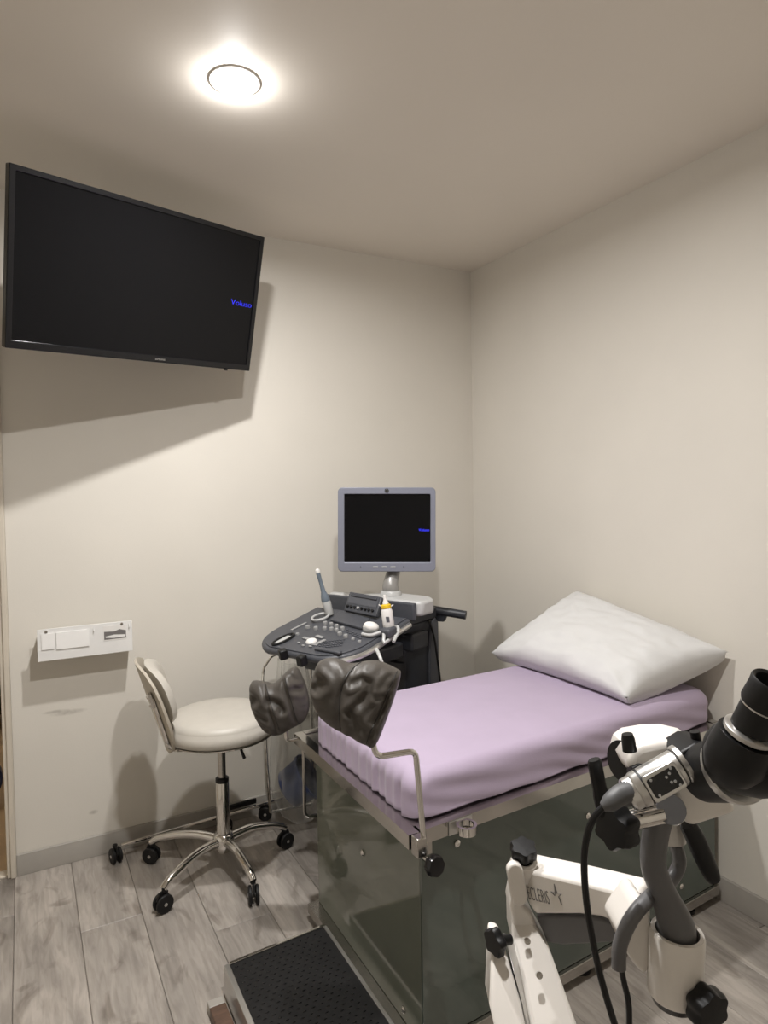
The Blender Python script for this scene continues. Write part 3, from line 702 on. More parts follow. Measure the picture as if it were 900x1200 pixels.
bm = inflate(o2, d2, .052, .030, sm2, cr2, 4.1, bend=.020)
pips = [piping(bm, pl, s2) for pl in sm2]
obj('pad', bm, 'leather', s2, smooth=180)
for p_ in pips: obj('pad_piping', p_, 'seam', s2)
qa = Vector((x0+.065, yb+.02, .56)); qb = Vector((x0+.065, yb+.02, .66)); qd = D(336, 868, d2+.02); qe = D(334, 850, d2+.02)
qc = on(376, 861, 1, yb+.02); 
obj('rod', T(fillet([Vector((qc.x, yb+.02, .56)), qc, qd, qe], .015, 6), .0065, 12), 'chrome', s2)
obj('clamp_block', B(Vector((qc.x, yb+.016, zt-.03)), (.026, .028, .05)), 'steel', s2, bevel=.003)

# ================================================================== STEP with rubber mat
sx0, sx1, sy1, sy0, sz = -1.588, gx-.04, -.945, -1.62, .085
sp = thing('foot_step', 'low steel step with black studded rubber mat at the foot of the table', 'step', ((sx0+sx1)/2, (sy0+sy1)/2, 0))
obj('deck', BB((sx0+.018, sy0+.01, sz-.03), (sx1-.012, sy1-.01, sz-.006)), 'steel', sp, smooth=0)
obj('rim', BB((sx0, sy0, 0.0), (sx0+.016, sy1, sz)), 'silver', sp, smooth=0, bevel=.002)
obj('rim', BB((sx0+.0165, sy1-.009, 0.0), (sx1, sy1, sz+.004)), 'chrome', sp, smooth=0, bevel=.001)
obj('rim', BB((sx0+.0165, sy0, 0.0), (sx1, sy0+.009, sz)), 'silver', sp, smooth=0, bevel=.001)
obj('rim', BB((sx1-.010, sy0+.0095, 0.0), (sx1, sy1-.0095, sz+.002)), 'silver', sp, smooth=0, bevel=.001)
obj('rubber_mat', BB((sx0+.0165, sy0+.0095, sz-.0058), (sx1-.0105, sy1-.0095, sz-.001)), 'rubber', sp, smooth=0)
bm = bmesh.new(); i = 0
y = sy1-.025
while y > sy0+.02:
    x = sx0+.03 + (.012 if i % 2 else 0)
    while x < sx1-.022:
        v = [bm.verts.new((x+a, y+b, sz-.0009+c)) for a, b, c in ((-.0065, 0, 0), (0, -.0022, 0), (.0065, 0, 0), (0, .0022, 0), (-.002, 0, .0016), (.002, 0, .0016))]
        for f in ((0, 1, 4), (1, 5, 4), (1, 2, 5), (2, 3, 5), (3, 4, 5), (3, 0, 4)): bm.faces.new([v[k] for k in f])
        x += .024
    y -= .0165; i += 1
o = obj('mat_studs', bm, 'gloss', sp, smooth=0); o['kind'] = 'stuff'
q = on(262, 1178, 2, .03)
wb = thing('wooden_block', 'small brown wooden block on the floor beside the low step', 'block', (q.x-.01, q.y-.03, 0))
obj('body', BB((q.x-.035, q.y-.14, 0), (q.x+.008, q.y+.01, .03)), 'wood', wb, smooth=0, bevel=.003)
obj('end_cap', BB((q.x-.035, q.y+.0105, 0), (q.x+.008, q.y+.04, .028)), 'base', wb, smooth=0, bevel=.003)

# ================================================================== ULTRASOUND MACHINE
BV = Vector((.906, .423, 0)); SV = Vector((.423, -.906, 0))
def U(b, s, z): return BV*b + SV*(s+.03) + Vector((0, 0, z))
RU = Matrix((BV, SV, Vector((0, 0, 1)))).transposed()
def ubox(b, s, z, db, ds, dz): return B(U(b, s, z), (db, ds, dz), RU)
us = thing('ultrasound_machine', 'dark grey ultrasound machine with silver framed monitor between the table and the wall', 'ultrasound machine', U(-.78, 0, 0))
# base and tower
obj('base', PR([U(b, s, .07) for b, s in ((-.93, -.14), (-.94, 0), (-.93, .14), (-.88, .17), (-.58, .19), (-.55, .14), (-.55, -.14), (-.58, -.19), (-.90, -.19))], (0, 0, .13)), 'usdark', us, bevel=.02, bseg=3)
for b, s in ((-.89, -.11), (-.89, .11), (-.60, -.15), (-.60, .15)): caster(us, U(b, s, 0).x, U(b, s, 0).y, .5, r=.035, top=.07)
obj('tower', PR([U(b, s, .2005) for b, s in ((-.86, -.15), (-.86, .12), (-.80, .135), (-.68, .145), (-.635, .135), (-.62, .10), (-.62, -.12), (-.66, -.175), (-.80, -.175))], (0, 0, .66)), 'usdark', us, bevel=.012, bseg=3)
obj('side_cover', PR([U(b, .1345, z) for b, z in ((-.72, .25), (-.645, .25), (-.645, .84), (-.67, .865), (-.70, .85), (-.715, .78))], SV*.016), 'usgrey', us, bevel=.006, bseg=3)
obj('front_cover', PR([U(b, s, .35) for b, s in ((-.862, -.13), (-.875, -.10), (-.875, .10), (-.862, .13))], (0, 0, .36)), 'usdark', us, bevel=.004)
# swing arm under the console
obj('swing_arm', PR([U(b, s, .735) for b, s in ((-1.22, -.09), (-1.22, .09), (-.98, .13), (-.8765, .13), (-.8765, -.13), (-.98, -.13))], (0, 0, .062)), 'usdark', us, bevel=.01, bseg=3)
obj('arm_block', ubox(-.80, -.005, .79, .12, .33, .07), 'usdark', us, bevel=.01)
# console: tilted rounded plate
CZ, CK, CB0 = .842, .20, -1.385
def cz(b): return CZ + CK*(b-CB0)
CN = Vector((-CK*BV.x, -CK*BV.y, 1)).normalized(); CBD = (BV + Vector((0, 0, CK))).normalized()
def onc(x, y):
    r = ray(x, y); p0 = U(CB0, 0, CZ); return CAM + r*((p0-CAM).dot(CN)/r.dot(CN))
out = []
hwid = .235
def arcpts(cb, cs, r, a0, a1, n=8): return [(cb+r*math.cos(math.radians(a0+(a1-a0)*k/n)), cs+r*math.sin(math.radians(a0+(a1-a0)*k/n))) for k in range(n+1)]
rr = .15
out = [(-.98, -hwid), ] + arcpts(CB0+rr+.005, -hwid+rr, rr, 270, 195) + arcpts(CB0+rr+.005, hwid-rr, rr, 165, 90) + [(-.98, hwid)]
def cpoly(scale, lift):
    c = (-1.17, 0); return [U(c[0]+(b-c[0])*scale, s*scale, cz(c[0]+(b-c[0])*scale)) + CN*lift for b, s in out]
obj('console_tray', PR(cpoly(1.0, -.030), CN*.026), 'usgrey', us, bevel=.011, bseg=4)
obj('console_top', PR(cpoly(.945, -.0038), CN*.0040), 'usgrey', us, bevel=.0015)
# silver edge strip along the right flank and the underside lip
obj('edge_strip', T([U(b, s*1.0+.004 if s > .2 else s, cz(b)) - CN*.022 for b, s in arcpts(CB0+rr+.005, hwid-rr, rr+.002, 150, 90, 6) + [(-1.1, hwid+.002), (-1.0, hwid+.002)]], .010, 8), 'silver', us)
def cbox(px, py, w, d, h, m, nm, rot=0, bev=.002, sink=.0): 
    p = onc(px, py); R = Matrix((CBD, SV, CN)).transposed()
    if rot: R = R @ Matrix.Rotation(rot, 3, 'Z')
    return obj(nm, B(p+CN*(h/2-sink+.0003), (d, w, h), R), m, us, bevel=bev)
def z1(x, y): return (310+x/5.294, 650+y/5.294)
def zknob(x, y, r, h, m, nm='knob'):
    p = onc(*z1(x, y)); obj(nm, LT(p, CN, [(r, .0003), (r, h*.8), (r*.85, h), (r*.3, h)], 16), m, us)
for x, y in ((270, 458), (320, 466), (375, 466), (378, 433), (415, 440), (417, 470), (448, 477), (448, 452), (485, 467), (468, 499), (505, 515)): zknob(x, y, .0085, .012, 'knob')
for x, y in ((550, 528), (590, 544), (205, 497)): zknob(x, y, .0065, .007, 'knob')
p = onc(*z1(291, 540)); obj('trackball', LT(p, CN, [(.021, .0003), (.020, .004), (.016, .008), (.009, .011), (.002, .012)], 24), 'white', us)
for x, y, w, d, r in ((262, 525, .042, .014, .2), (343, 514, .04, .014, .2), (350, 545, .014, .04, .2), (308, 562, .03, .010, 0), (240, 568, .012, .008, 0), (285, 573, .014, .008, 0), (213, 550, .012, .008, 0)): cbox(*z1(x, y), w, d, .005, 'knob', 'key', r)
for k in range(6): cbox(*z1(178+k*14, 466-k*7), .010, .02, .004, 'knob', 'slider_key', 0, .001)
for i in range(9):
    for j in range(4): cbox(*z1(355+i*17-j*6, 545+j*12-i*2), .008, .006, .003, 'uskey', 'small_key', 0, .0008)
for i in range(6):
    for j in range(2): cbox(*z1(515+i*16, 468+j*14+i*8), .009, .007, .003, 'uskey', 'small_key', 0, .0008)
cbox(*z1(395, 604), .115, .018, .010, 'usgrey', 'palm_bar', 0, .004)
# hand hole at the left front corner
hb = onc(*z1(118, 530)); R_ = Matrix((CBD, SV, CN)).transposed()
bm = bmesh.new(); tube(bm, [hb + R_ @ Vector((a*.045+.006*math.cos(t), b, .003)) for a, b, t in [(math.cos(t), .020*math.sin(t), t) for t in [2*PI*k/24 for k in range(25)]]], .0055, 8, cap=False); obj('grip_ring', bm, 'black', us)
obj('grip_inset', B(hb+CN*.002, (.07, .026, .003), R_), 'uslight', us, bevel=.001)
for x, y in ((112, 598), (228, 636)):
    p = onc(*z1(x, y)); obj('cable_clip', B(p - CN*.012, (.030, .030, .036), R_ @ Matrix.Rotation(.5 if x < 150 else .1, 3, 'Z')), 'black', us, bevel=.005)
# keyboard lid and touch panel at the rear of the console
def quad_slab(pts, th, m, nm, bev=.003):
    n = (pts[1]-pts[0]).cross(pts[3]-pts[0]).normalized(); n = n if n.z > 0 else -n
    return obj(nm, PR(pts, -n*th), m, us, bevel=bev)
def lifted(px, py, h): 
    r = ray(px, py); p0 = U(CB0, 0, CZ)+CN*h; return CAM + r*((p0-CAM).dot(CN)/r.dot(CN))
quad_slab([lifted(*z1(405, 400), .012), lifted(*z1(600, 452), .012), lifted(*z1(655, 392), .012), lifted(*z1(470, 345), .012)], .011, 'usgrey', 'keyboard_lid')
tb = [lifted(*z1(490, 345), .014), lifted(*z1(690, 385), .014)]
upv = (Vector((0, 0, 1))*.95 + BV*.55).normalized()
tp_ = [tb[0], tb[1], tb[1]+upv*.08, tb[0]+upv*.08]
quad_slab(tp_, .018, 'usgrey', 'touch_panel', .004)
nt_ = (tp_[1]-tp_[0]).cross(tp_[3]-tp_[0]).normalized(); nt_ = nt_ if nt_.dot(FW) < 0 else -nt_
def tpt(u, v, h=.0): return tp_[0] + (tp_[1]-tp_[0])*u + (tp_[3]-tp_[0])*v + nt_*h
obj('touch_display', PR([tpt(.06, .42, .0005), tpt(.94, .42, .0005), tpt(.94, .93, .0005), tpt(.06, .93, .0005)], nt_*.001), 'uskey', us)
obj('display_bar', PR([tpt(.10, .78, .002), tpt(.90, .78, .002), tpt(.90, .93, .002), tpt(.10, .93, .002)], nt_*.004), 'usgrey', us, bevel=.001)
for k in range(8): p = tpt(.10+.11*k, .25, .0005); obj('panel_knob', LT(p, nt_, [(.0055, 0), (.0055, .006), (.004, .007)], 12), 'uslight' if k in (3,) else 'black', us)
# probe holders
ph = onc(385, 722)
def hold(p, r, nm, par, m='uslight'):
    bm = bmesh.new(); tube(bm, [p + R_ @ Vector((r*1.25*math.cos(t), r*math.sin(t), .012)) for t in [2*PI*k/20 for k in range(21)]], .0045, 8, cap=False)
    return obj(nm, bm, m, par)
hold(onc(376, 726), .030, 'probe_holder', us); 
# right-hand holder bracket
hr = onc(*z1(745, 480)); 
bm = bmesh.new(); tube(bm, smoothpath([lifted(*z1(605, 492), .01), lifted(*z1(660, 500), .01), lifted(*z1(735, 482), .012), lifted(*z1(742, 545), -.01), lifted(*z1(790, 505), -.01), lifted(*z1(815, 445), .01), lifted(*z1(830, 470), 0), lifted(*z1(800, 540), -.015)], 4), .006, 8); obj('probe_bracket', bm, 'uslight', us)
obj('bracket_pad', B(lifted(*z1(768, 476), .01), (.05, .045, .03), R_), 'usgrey', us, bevel=.008)
# platform under the monitor
obj('platform', PR([U(b, s, .915) for b, s in ((-.925, -.22), (-.925, .22), (-.91, .245), (-.83, .245), (-.785, .20), (-.775, .08), (-.80, -.02), (-.87, -.08), (-.885, -.22))], (0, 0, .058)), 'uslight', us, bevel=.012, bseg=3)
obj('platform_band', PR([U(b, s, .900) for b, s in ((-.943, -.237), (-.943, .222), (-.9255, .228), (-.9255, -.243))], (0, 0, .068)), 'usgrey', us, bevel=.006, bseg=3)
obj('platform_base', PR([U(b, s, .8615) for b, s in ((-.90, -.17), (-.90, .15), (-.66, .15), (-.64, .1), (-.64, -.1), (-.68, -.17))], (0, 0, .043)), 'usdark', us, bevel=.004)
# rear handle
h0, h1 = U(-.655, .10, .892), on(546, 721, 0, U(-.61, .27, 0).x)
obj('rear_handle', T(smoothpath([U(-.66, .02, .895), h0, h0.lerp(h1, .5), h1], 5), .0185, 12), 'usdark', us)
obj('handle_bracket', PR([U(-.655, .05, .84), U(-.655, .05, .89), U(-.64, .19, .885), U(-.64, .17, .84)], BV*.02), 'usdark', us, bevel=.004)
pcab = [U(-.655, .09, .875), on(503, 728, 0, -.575), on(509, 748, 0, -.55), on(513, 775, 0, -.54), on(516, 800, 0, -.535), on(520, 850, 0, -.53), on(521, 900, 0, -.52)]
obj('power_cable', T(smoothpath(pcab, 5), .0045, 8), 'black', us)
# monitor, turned to the room
MC = on(453.2, 620.5, 1, -.44); MN = -FW
MW, MH = .447, .385
md_ = (MC-CAM).dot(FW); MW = 114.5/F*md_; MH = 98.5/F*md_
RM = Matrix((RT, -MN, UP)).transposed()       # x right, y into the back, z up
def mp_(x, y, z): return MC + RM @ Vector((x, y, z))
bm = bmesh.new(); ol = rrect(MW, MH, .018); prism(bm, [mp_(x, 0, z) for x, z in ol], RM @ Vector((0, .03, 0)))
obj('monitor_back', PR([mp_(x, .012, z) for x, z in ol], RM @ Vector((0, .03, 0))), 'usdark', us, bevel=.006); bm.free()
ol2 = rrect(MW*.6, MH*.6, .03); obj('monitor_rear_bulge', PR([mp_(x, .0425, z) for x, z in ol2], RM @ Vector((0, .03, 0))), 'usdark', us, bevel=.012)
def rframe(ol, il, y0, y1, P):
    bm = bmesh.new(); n = len(ol); A = [bm.verts.new(P(x, y0, z)) for x, z in ol]; Bq = [bm.verts.new(P(x, y1, z)) for x, z in ol]; Cq = [bm.verts.new(P(x, y0, z)) for x, z in il]; Dq = [bm.verts.new(P(x, y1, z)) for x, z in il]
    for k in range(n):
        j = (k+1) % n
        for f in ((A[k], A[j], Cq[j], Cq[k]), (Bq[k], Bq[j], Dq[j], Dq[k]), (A[k], A[j], Bq[j], Bq[k]), (Cq[k], Cq[j], Dq[j], Dq[k])): bm.faces.new(f)
    return bm
pxm = md_/F
sw, sh = 101*pxm, 80*pxm; scz = (620.5-(579+80/2))*pxm; scx = (454.0-453.2)*pxm
il = [(x+scx, z+scz) for x, z in rrect(sw, sh, .003)]
obj('monitor_bezel', rframe(ol, il, -.004, .0118, mp_), 'ussil', us, bevel=.0025, smooth=30)
obj('monitor_screen', B(mp_(scx, .006, scz), (sw, .004, sh), RM), 'screen', us, smooth=0)
obj('screen_text', text_mesh('Voluso', .0155, .0003, mp_(scx+sw/2-.0475, .0035, scz+(619-622.5)*pxm), RT, UP), 'blue', us, smooth=0, label='small blue lettering at the right edge of the monitor screen')
lg = mp_(0, -.0042, MH/2-.5*(MH/2-(scz+sh/2)))
obj('logo_disc', LT(lg, MN, [(.0085, 0), (.0085, .0012)], 24), 'black', us)
bm = bmesh.new(); tube(bm, [lg+MN*.0015+RT*.0055*math.cos(2*PI*k/16)+UP*.0055*math.sin(2*PI*k/16) for k in range(17)], .0006, 6, cap=False); obj('logo_ring', bm, 'silver', us)
zb_ = -MH/2+.5*((scz-sh/2)+MH/2)
for x in (-.105, .068): obj('monitor_dot', LT(mp_(x, -.0042, zb_), MN, [(.003, 0), (.003, .001)], 10), 'black', us)
for x in (-.035, 0, .035): obj('monitor_button', B(mp_(x-.01, -.0048, zb_), (.020, .0015, .006), RM), 'uslight', us, smooth=0, bevel=.0006)
# neck
nb = on(458, 690, 0, U(-.835, .03, 0).x); nb = Vector((nb.x, nb.y, .974))
obj('neck_foot', LT(Vector((nb.x, nb.y, .9735)), (0, 0, 1), [(.044, 0), (.043, .010), (.038, .018)], 28), 'uslight', us)
nk = [nb+Vector((0, 0, .0185)), nb+Vector((0, 0, .045)), mp_(.035, .075, -MH/2+.03), mp_(.035, .072, -MH/2+.10)]
obj('monitor_neck', T(smoothpath(nk, 6), [.034, .034, .034, .033, .033, .032, .031, .03, .029, .028, .028, .028, .028, .028, .028, .028, .028, .028, .028], 16), 'usneck', us)

# probes and gel (each lifts out of its holder)
pb = onc(387, 722); ptip = on(371.5, 667, 1, pb.y+.03); pv = (ptip-pb).normalized(); L = (ptip-pb).length
pr = thing('ultrasound_probe', 'slim blue grey wand probe with white tip standing in the console holder', 'probe', pb)
obj('handle', LT(pb, pv, [(.014, .004), (.0165, .01), (.0175, L*.28), (.017, L*.31)], 18), 'uslight', pr)
obj('body', LT(pb, pv, [(.0165, L*.311), (.0175, L*.36), (.015, L*.43), (.0095, L*.52), (.0075, L*.70), (.0085, L*.90), (.009, L*.915)], 18), 'usblue', pr)
obj('tip', LT(pb, pv, [(.009, L*.916), (.0105, L*.94), (.009, L*.985), (.004, L*1.01)], 18), 'white', pr)
gb = lifted(456, 737, .012); gt = on(450.5, 697, 1, gb.y+.012); gv = (gt-gb).normalized(); L = (gt-gb).length
ge = thing('gel_bottle', 'white gel bottle with yellow collar standing on the console edge', 'bottle', gb)
obj('body', LT(gb, gv, [(.018, .0), (.0205, .004), (.0205, L*.52), (.017, L*.60)], 24), 'white', ge)
obj('collar', LT(gb, gv, [(.0172, L*.605), (.0185, L*.62), (.018, L*.70), (.012, L*.73)], 24), 'yellow', ge)
obj('nozzle', LT(gb, gv, [(.011, L*.735), (.009, L*.80), (.0055, L*.88), (.006, L*.92), (.0045, L*1.0)], 16), 'white', ge)
bm = bmesh.new(); c_ = gb+gv*(L*.66)
for s in (-1, 1): tube(bm, [c_+RT*s*.017, c_+RT*s*.026+UP*.006], .002, 6)
obj('cap_tabs', bm, 'white', ge)
lb = gb + gv*(L*.30)
obj('label_print', PR([lb+RT*(a*.006)+FW*(-.0206)+gv*(b*.010) for a, b in ((-1, -1), (1, -1), (1, 1), (-1, 1))], -FW*.0004), 'uskey', ge)
cv = lifted(*z1(655, 470), .012)
cp = thing('curved_probe', 'rounded white probe head resting in the right console holder', 'probe', cv)
axp = (UP*.8 + RT*.25 - FW*.35).normalized()
obj('grip', LT(cv, axp, [(.024, -.006), (.029, 0), (.030, .012), (.029, .016)], 24, x=RT, flat=.72), 'uslight', cp)
obj('head', LT(cv, axp, [(.0285, .0165), (.0285, .019), (.024, .026), (.014, .031), (.002, .033)], 24, x=RT, flat=.72), 'white', cp)
# cable hanging below the console
obj('probe_cable', T(smoothpath([lifted(*z1(695, 585), -.02), D(447, 775, 2.22), D(452, 798, 2.24), D(450, 835, 2.26)], 5), .006, 8), 'uslight', us)

# ================================================================== COLPOSCOPE
cs = D(640, 1150, .97)
co = thing('colposcope', 'white and black colposcope on a jointed arm in the right foreground', 'colposcope', Vector((cs.x-.02, cs.y-.05, 0)))
def px_prism(pts, d, th, m, nm, bev=.004, seg=3, par=None, smooth=35, label=None):
    P = [D(x, y, (dd[0] if dd else d)) for x, y, *dd in pts]
    return obj(nm, PR(P, FW*th), m, par or co, bevel=bev, bseg=seg, smooth=smooth, label=label)
# stand on the floor below the frame
bx, by = cs.x-.02, cs.y-.05
obj('stand_pole', T([(bx, by, .07), (bx, by, .5)], .022, 20), 'enamel', co)
obj('stand_hub', LT((bx, by, 0), (0, 0, 1), [(.05, .05), (.06, .06), (.055, .10), (.03, .12)], 24), 'enamel', co)
for k in range(5):
    a = 2*PI*k/5+.3; e = Vector((bx+.24*math.cos(a), by+.24*math.sin(a), .06))
    obj('stand_leg', T([(bx+.04*math.cos(a), by+.04*math.sin(a), .078), e], [.018, .013], 10), 'enamel', co); caster(co, e.x, e.y, a+1.2, r=.024, top=.06)
# lower arm: two slanted white housings
px_prism([(600, 1066, .985), (622, 1072, .985), (644, 1112, .955), (690, 1240, .86), (632, 1250, .86), (612, 1150, .93), (601, 1100, .97)], .97, .055, 'enamel', 'lower_arm', .006)
px_prism([(577, 1102, .955), (590, 1106, .955), (612, 1180, .90), (625, 1250, .86), (590, 1250, .86), (574, 1180, .90)], .95, .05, 'enamel', 'column_housing', .005)
px_prism([(594, 1108, .955), (606, 1112, .965), (628, 1200, .905), (634, 1250, .87), (622, 1250, .87), (613, 1180, .90)], .96, .03, 'silver', 'cover_strip', .002)
q0 = D(604, 1262, .90)
obj('housing_link', T([(bx, by, .48), (bx, by, .56), q0+Vector((0, 0, .02))], .03, 16), 'enamel', co)
bm = bmesh.new()
for i in range(9):
    for j in range(3):
        p = D(586+i*1.6+j*5, 1148+i*9, .9375-.0052*i); lathe(bm, p-FW*.012, FW, [(.0016, 0), (.0016, .02)], 6)
o = obj('vent_holes', bm, 'black', co); o['kind'] = 'stuff'
def screw(x, y, d, r=.0045): obj('arm_screw', LT(D(x, y, d), -FW+UP*.5, [(r, -.004), (r, .0015), (r*.5, .002)], 12), 'steel', co)
screw(632, 1143, .912); screw(618, 1103, .95)
# side clamp knob
obj('clamp_knob', SK(D(584, 1102, .945), (-RT*.8 - FW*.5), .020, .012, lobes=5, depth=.2), 'black', co)
obj('knob_shaft', T([D(586, 1102, .95), D(598, 1101, .958)], .007, 12), 'black', co)
# elbow: two rounded cheeks and a top knob
def capsule(c0, c1, r, n=10):
    c0 = Vector((*c0, 0)); c1 = Vector((*c1, 0)); d = (c1-c0).normalized(); a0 = math.atan2(d.y, d.x)
    return [(c1.x+r*math.cos(a0-PI/2+PI*k/n), c1.y+r*math.sin(a0-PI/2+PI*k/n)) for k in range(n+1)] + [(c0.x+r*math.cos(a0+PI/2+PI*k/n), c0.y+r*math.sin(a0+PI/2+PI*k/n)) for k in range(n+1)]
px_prism(capsule((604, 1022), (609, 1053), 9.5), .965, .014, 'enamel', 'elbow_cheek', .003)
px_prism([(602, 1040), (616, 1064), (624, 1072), (636, 1100), (604, 1102), (598, 1062)], .975, .045, 'enamel', 'elbow_block', .006)
px_prism(capsule((633, 1019), (640, 1050), 6), 1.03, .012, 'enamel', 'elbow_cheek', .003)
obj('elbow_collar', LT(D(614, 1012, .99), UP*1.0-FW*.35, [(.020, -.02), (.021, 0), (.019, .008), (.0135, .009), (.0135, .002)], 24), 'enamel', co)
kc = D(613, 1001, .99); obj('elbow_knob', SK(kc, UP*1.0-FW*.35, .021, .016, lobes=6, depth=.18), 'black', co); obj('knob_shaft', T([D(614, 1011, .99), kc], .010, 14), 'black', co)
# upper spring arm carrying the maker's lettering
def da(x): return .985 - (x-612)/(760-612)*.15           # the arm comes towards the camera on the right
arm = [(611, 1018), (640, 1025), (680, 1034), (720, 1044), (758, 1054), (762, 1078), (745, 1092), (722, 1082), (704, 1075), (680, 1072), (650, 1072), (628, 1072), (620, 1060), (614, 1040)]
ext = (FW*.9+RT*.35).normalized()*.055
_p0 = D(611, 1018, da(611)); AN = (D(758, 1054, da(758))-_p0).cross(D(628, 1072, da(628))-_p0).normalized()
def ona(x, y, h=0):
    r = ray(x, y); n_ = AN if AN.dot(FW) < 0 else -AN; return CAM + r*((_p0-CAM).dot(AN)/r.dot(AN)) + n_*h
obj('upper_arm', PR([ona(x, y) for x, y in arm], ext), 'enamel', co, bevel=.005, bseg=3)
ins = [(628, 1074), (650, 1074), (680, 1074), (704, 1077), (721, 1084), (724, 1104), (700, 1106), (660, 1108), (641, 1105)]
obj('arm_insert', PR([D(x, y, da(x)+.010) for x, y in ins], ext*.7), 'scope', co, bevel=.003)
obj('arm_slot', PR([D(x, y, da(x)-.0) for x, y in ((740, 1048), (752, 1049), (762, 1052), (752, 1053))], -FW*.002+UP*.003), 'black', co)
ex = (ona(700, 1073)-ona(620, 1053.5)).normalized(); en = AN if AN.dot(FW) < 0 else -AN; ey = en.cross(ex); ey = ey if ey.dot(UP) > 0 else -ey
tpos = ona(619.5, 1053.5, .0004)
obj('maker_lettering', text_mesh('ECLERIS', .027, .0004, tpos, ex, ey, squash=.42, offset=-.00045), 'print', co, smooth=0, label='thin grey maker lettering with a star')
bm = bmesh.new(); c0 = ona(652.5, 1049, .0006); star = []
for k in range(10): a = PI/2+2*PI*k/10; r_ = (.0125 if k % 2 == 0 else .0045); star.append(c0 + ex*(r_*.75*math.cos(a)) + ey*(r_*math.sin(a)*(1.2 if k in (0, 4, 6) else .9)))
tube(bm, star[6:] + star[:4], .0007, 5); prism(bm, [star[0]-ex*.0006, star[1], c0-ex*.002, star[9]], en*.0005); obj('maker_star', bm, 'print', co, smooth=0)
# wrist: petal shaped cover, cylinder, knob
pet = [(744, 1056), (752, 1054), (760, 1064), (764, 1092), (765, 1120), (758, 1140), (748, 1136), (735, 1118), (727, 1100), (724, 1086)]
px_prism([(p.x, p.y) for p in smoothpath([(x, y, 0) for x, y in pet+pet[:1]], 4)[:-1]], .822, .05, 'enamel', 'wrist_cover', .008, 4)
axc = (D(791, 1085, .80)-D(789, 1165, .80)).normalized(); axc = (axc - FW*.05).normalized(); cb = D(790, 1165, .815); L = (D(790, 1088, .815)-cb).length
rc = 31/F*.80
obj('wrist_cylinder', LT(cb, axc, [(rc*.93, 0), (rc, .004), (rc, L-.004), (rc*.95, L), (rc*.80, L), (rc*.78, L-.02)], 40, cap=True), 'enamel', co)
obj('cylinder_end', LT(cb, axc, [(rc*.6, -.012), (rc*.8, -.009), (rc*.9, -.0005)], 32), 'gloss', co)
kc = D(820, 1172, .785); obj('wrist_knob', SK(kc, -FW*.85+RT*.30-UP*.05, .025, .022, lobes=6, depth=.18), 'black', co); obj('knob_shaft', T([D(801, 1160, .80), kc], .008, 12), 'chrome', co)
# grey post and its lug
post = smoothpath([D(790, 1112, .815), D(792, 1085, .815), D(779, 1050, .815), D(766, 1015, .815), D(768, 980, .815), D(776, 948, .815)], 6)
n = len(post); rad = [(.0235 if k < 6 else max(.0155, .0235-.0010*(k-5))) for k in range(n)]
obj('grey_post', T(post, rad, 18), 'scope', co)
obj('post_head', T([D(787, 949, .79), D(779, 944, .83)], [.017, .017], 18), 'scope', co)
loop = smoothpath([D(725, 1134, .80), D(727, 1106, .80), D(741, 1075, .80), D(763, 1050, .82), D(785, 1033, .85), D(796, 1012, .86), D(792, 990, .86)], 6)
obj('grey_loop', T(loop, .0088, 12), 'scope', co)
obj('loop_fitting', T([D(792, 992, .86), D(788, 972, .86)], .0055, 10), 'silver', co)
obj('loop_socket', T([D(788, 985, .86), D(786, 960, .86)], .017, 16), 'enamel', co)
# head: white body
body = [(737, 895), (741, 882), (752, 874), (775, 870), (800, 869), (822, 874), (838, 893), (852, 930), (867, 951), (858, 956), (816, 969), (806, 969), (796, 950), (786, 925), (766, 905), (742, 912)]
px_prism(body, .805, .075, 'enamel', 'head_body', .012, 4)
obj('lens_disc', T([D(742, 890, .85), D(728, 892, .842)], [.0265, .0255], 28), 'black', co)
obj('filter_knob', T([D(738, 880, .80), D(736, 866, .80), D(735, 860, .80)], [.0085, .008, .0065], 14), 'black', co)
obj('filter_knob', T([D(818, 876, .79), D(814, 857, .79)], .0058, 14), 'black', co)
px_prism([(741, 901), (749, 896), (760, 898), (750, 910), (741, 912)], .80, .02, 'black', 'lamp_slot', .002)
# control tube with display
c0, c1 = D(745, 927, .765), D(802, 895, .765); ct = (c1-c0).normalized(); CL = (c1-c0).length
obj('control_tube', LT(c0, ct, [(.0195, 0), (.0208, .003), (.0208, CL*.9), (.0235, CL*.92), (.0235, CL)], 28), 'silver', co)
for t in (.14, .88): obj('tube_band', LT(c0+ct*(CL*t), ct, [(.0211, 0), (.0211, .003)], 28), 'black', co)
nf = (-FW + UP*.25); nf = (nf-ct*nf.dot(ct)).normalized(); nu = ct.cross(nf); nu = nu if nu.dot(UP) > 0 else -nu
cc = c0+ct*(CL*.48)+nf*.0193
def dp(a, b, h=0): return cc+ct*a+nu*b+nf*h
obj('display_mount', PR([dp(a, b) for a, b in rrect(.042, .031, .004)], nf*.003), 'silver', co, bevel=.001)
obj('display', PR([dp(a, b, .0031) for a, b in rrect(.036, .022, .003)], nf*.0008), 'gloss', co)
for a, b in ((.004, .004), (.009, .006), (.006, -.003), (.010, -.004), (-.013, -.009), (-.013, .009), (.013, -.010), (.013, .010)): obj('display_button', LT(dp(a, b, .004), nf, [(.0016, 0), (.0016, .0006)], 8), 'uslight', co)
c2 = c0-ct*.012
obj('tube_cap', LT(c2, ct, [(.016, 0), (.019, .003), (.019, .0118)], 28), 'silver', co)
obj('plug', T([c2+ct*.001, D(734, 928, .757), D(726, 932, .755), D(718, 938, .752), D(713, 942, .75), D(706, 946, .75)], [.0125, .012, .0115, .0105, .0095, .005], 20), 'scope2', co)
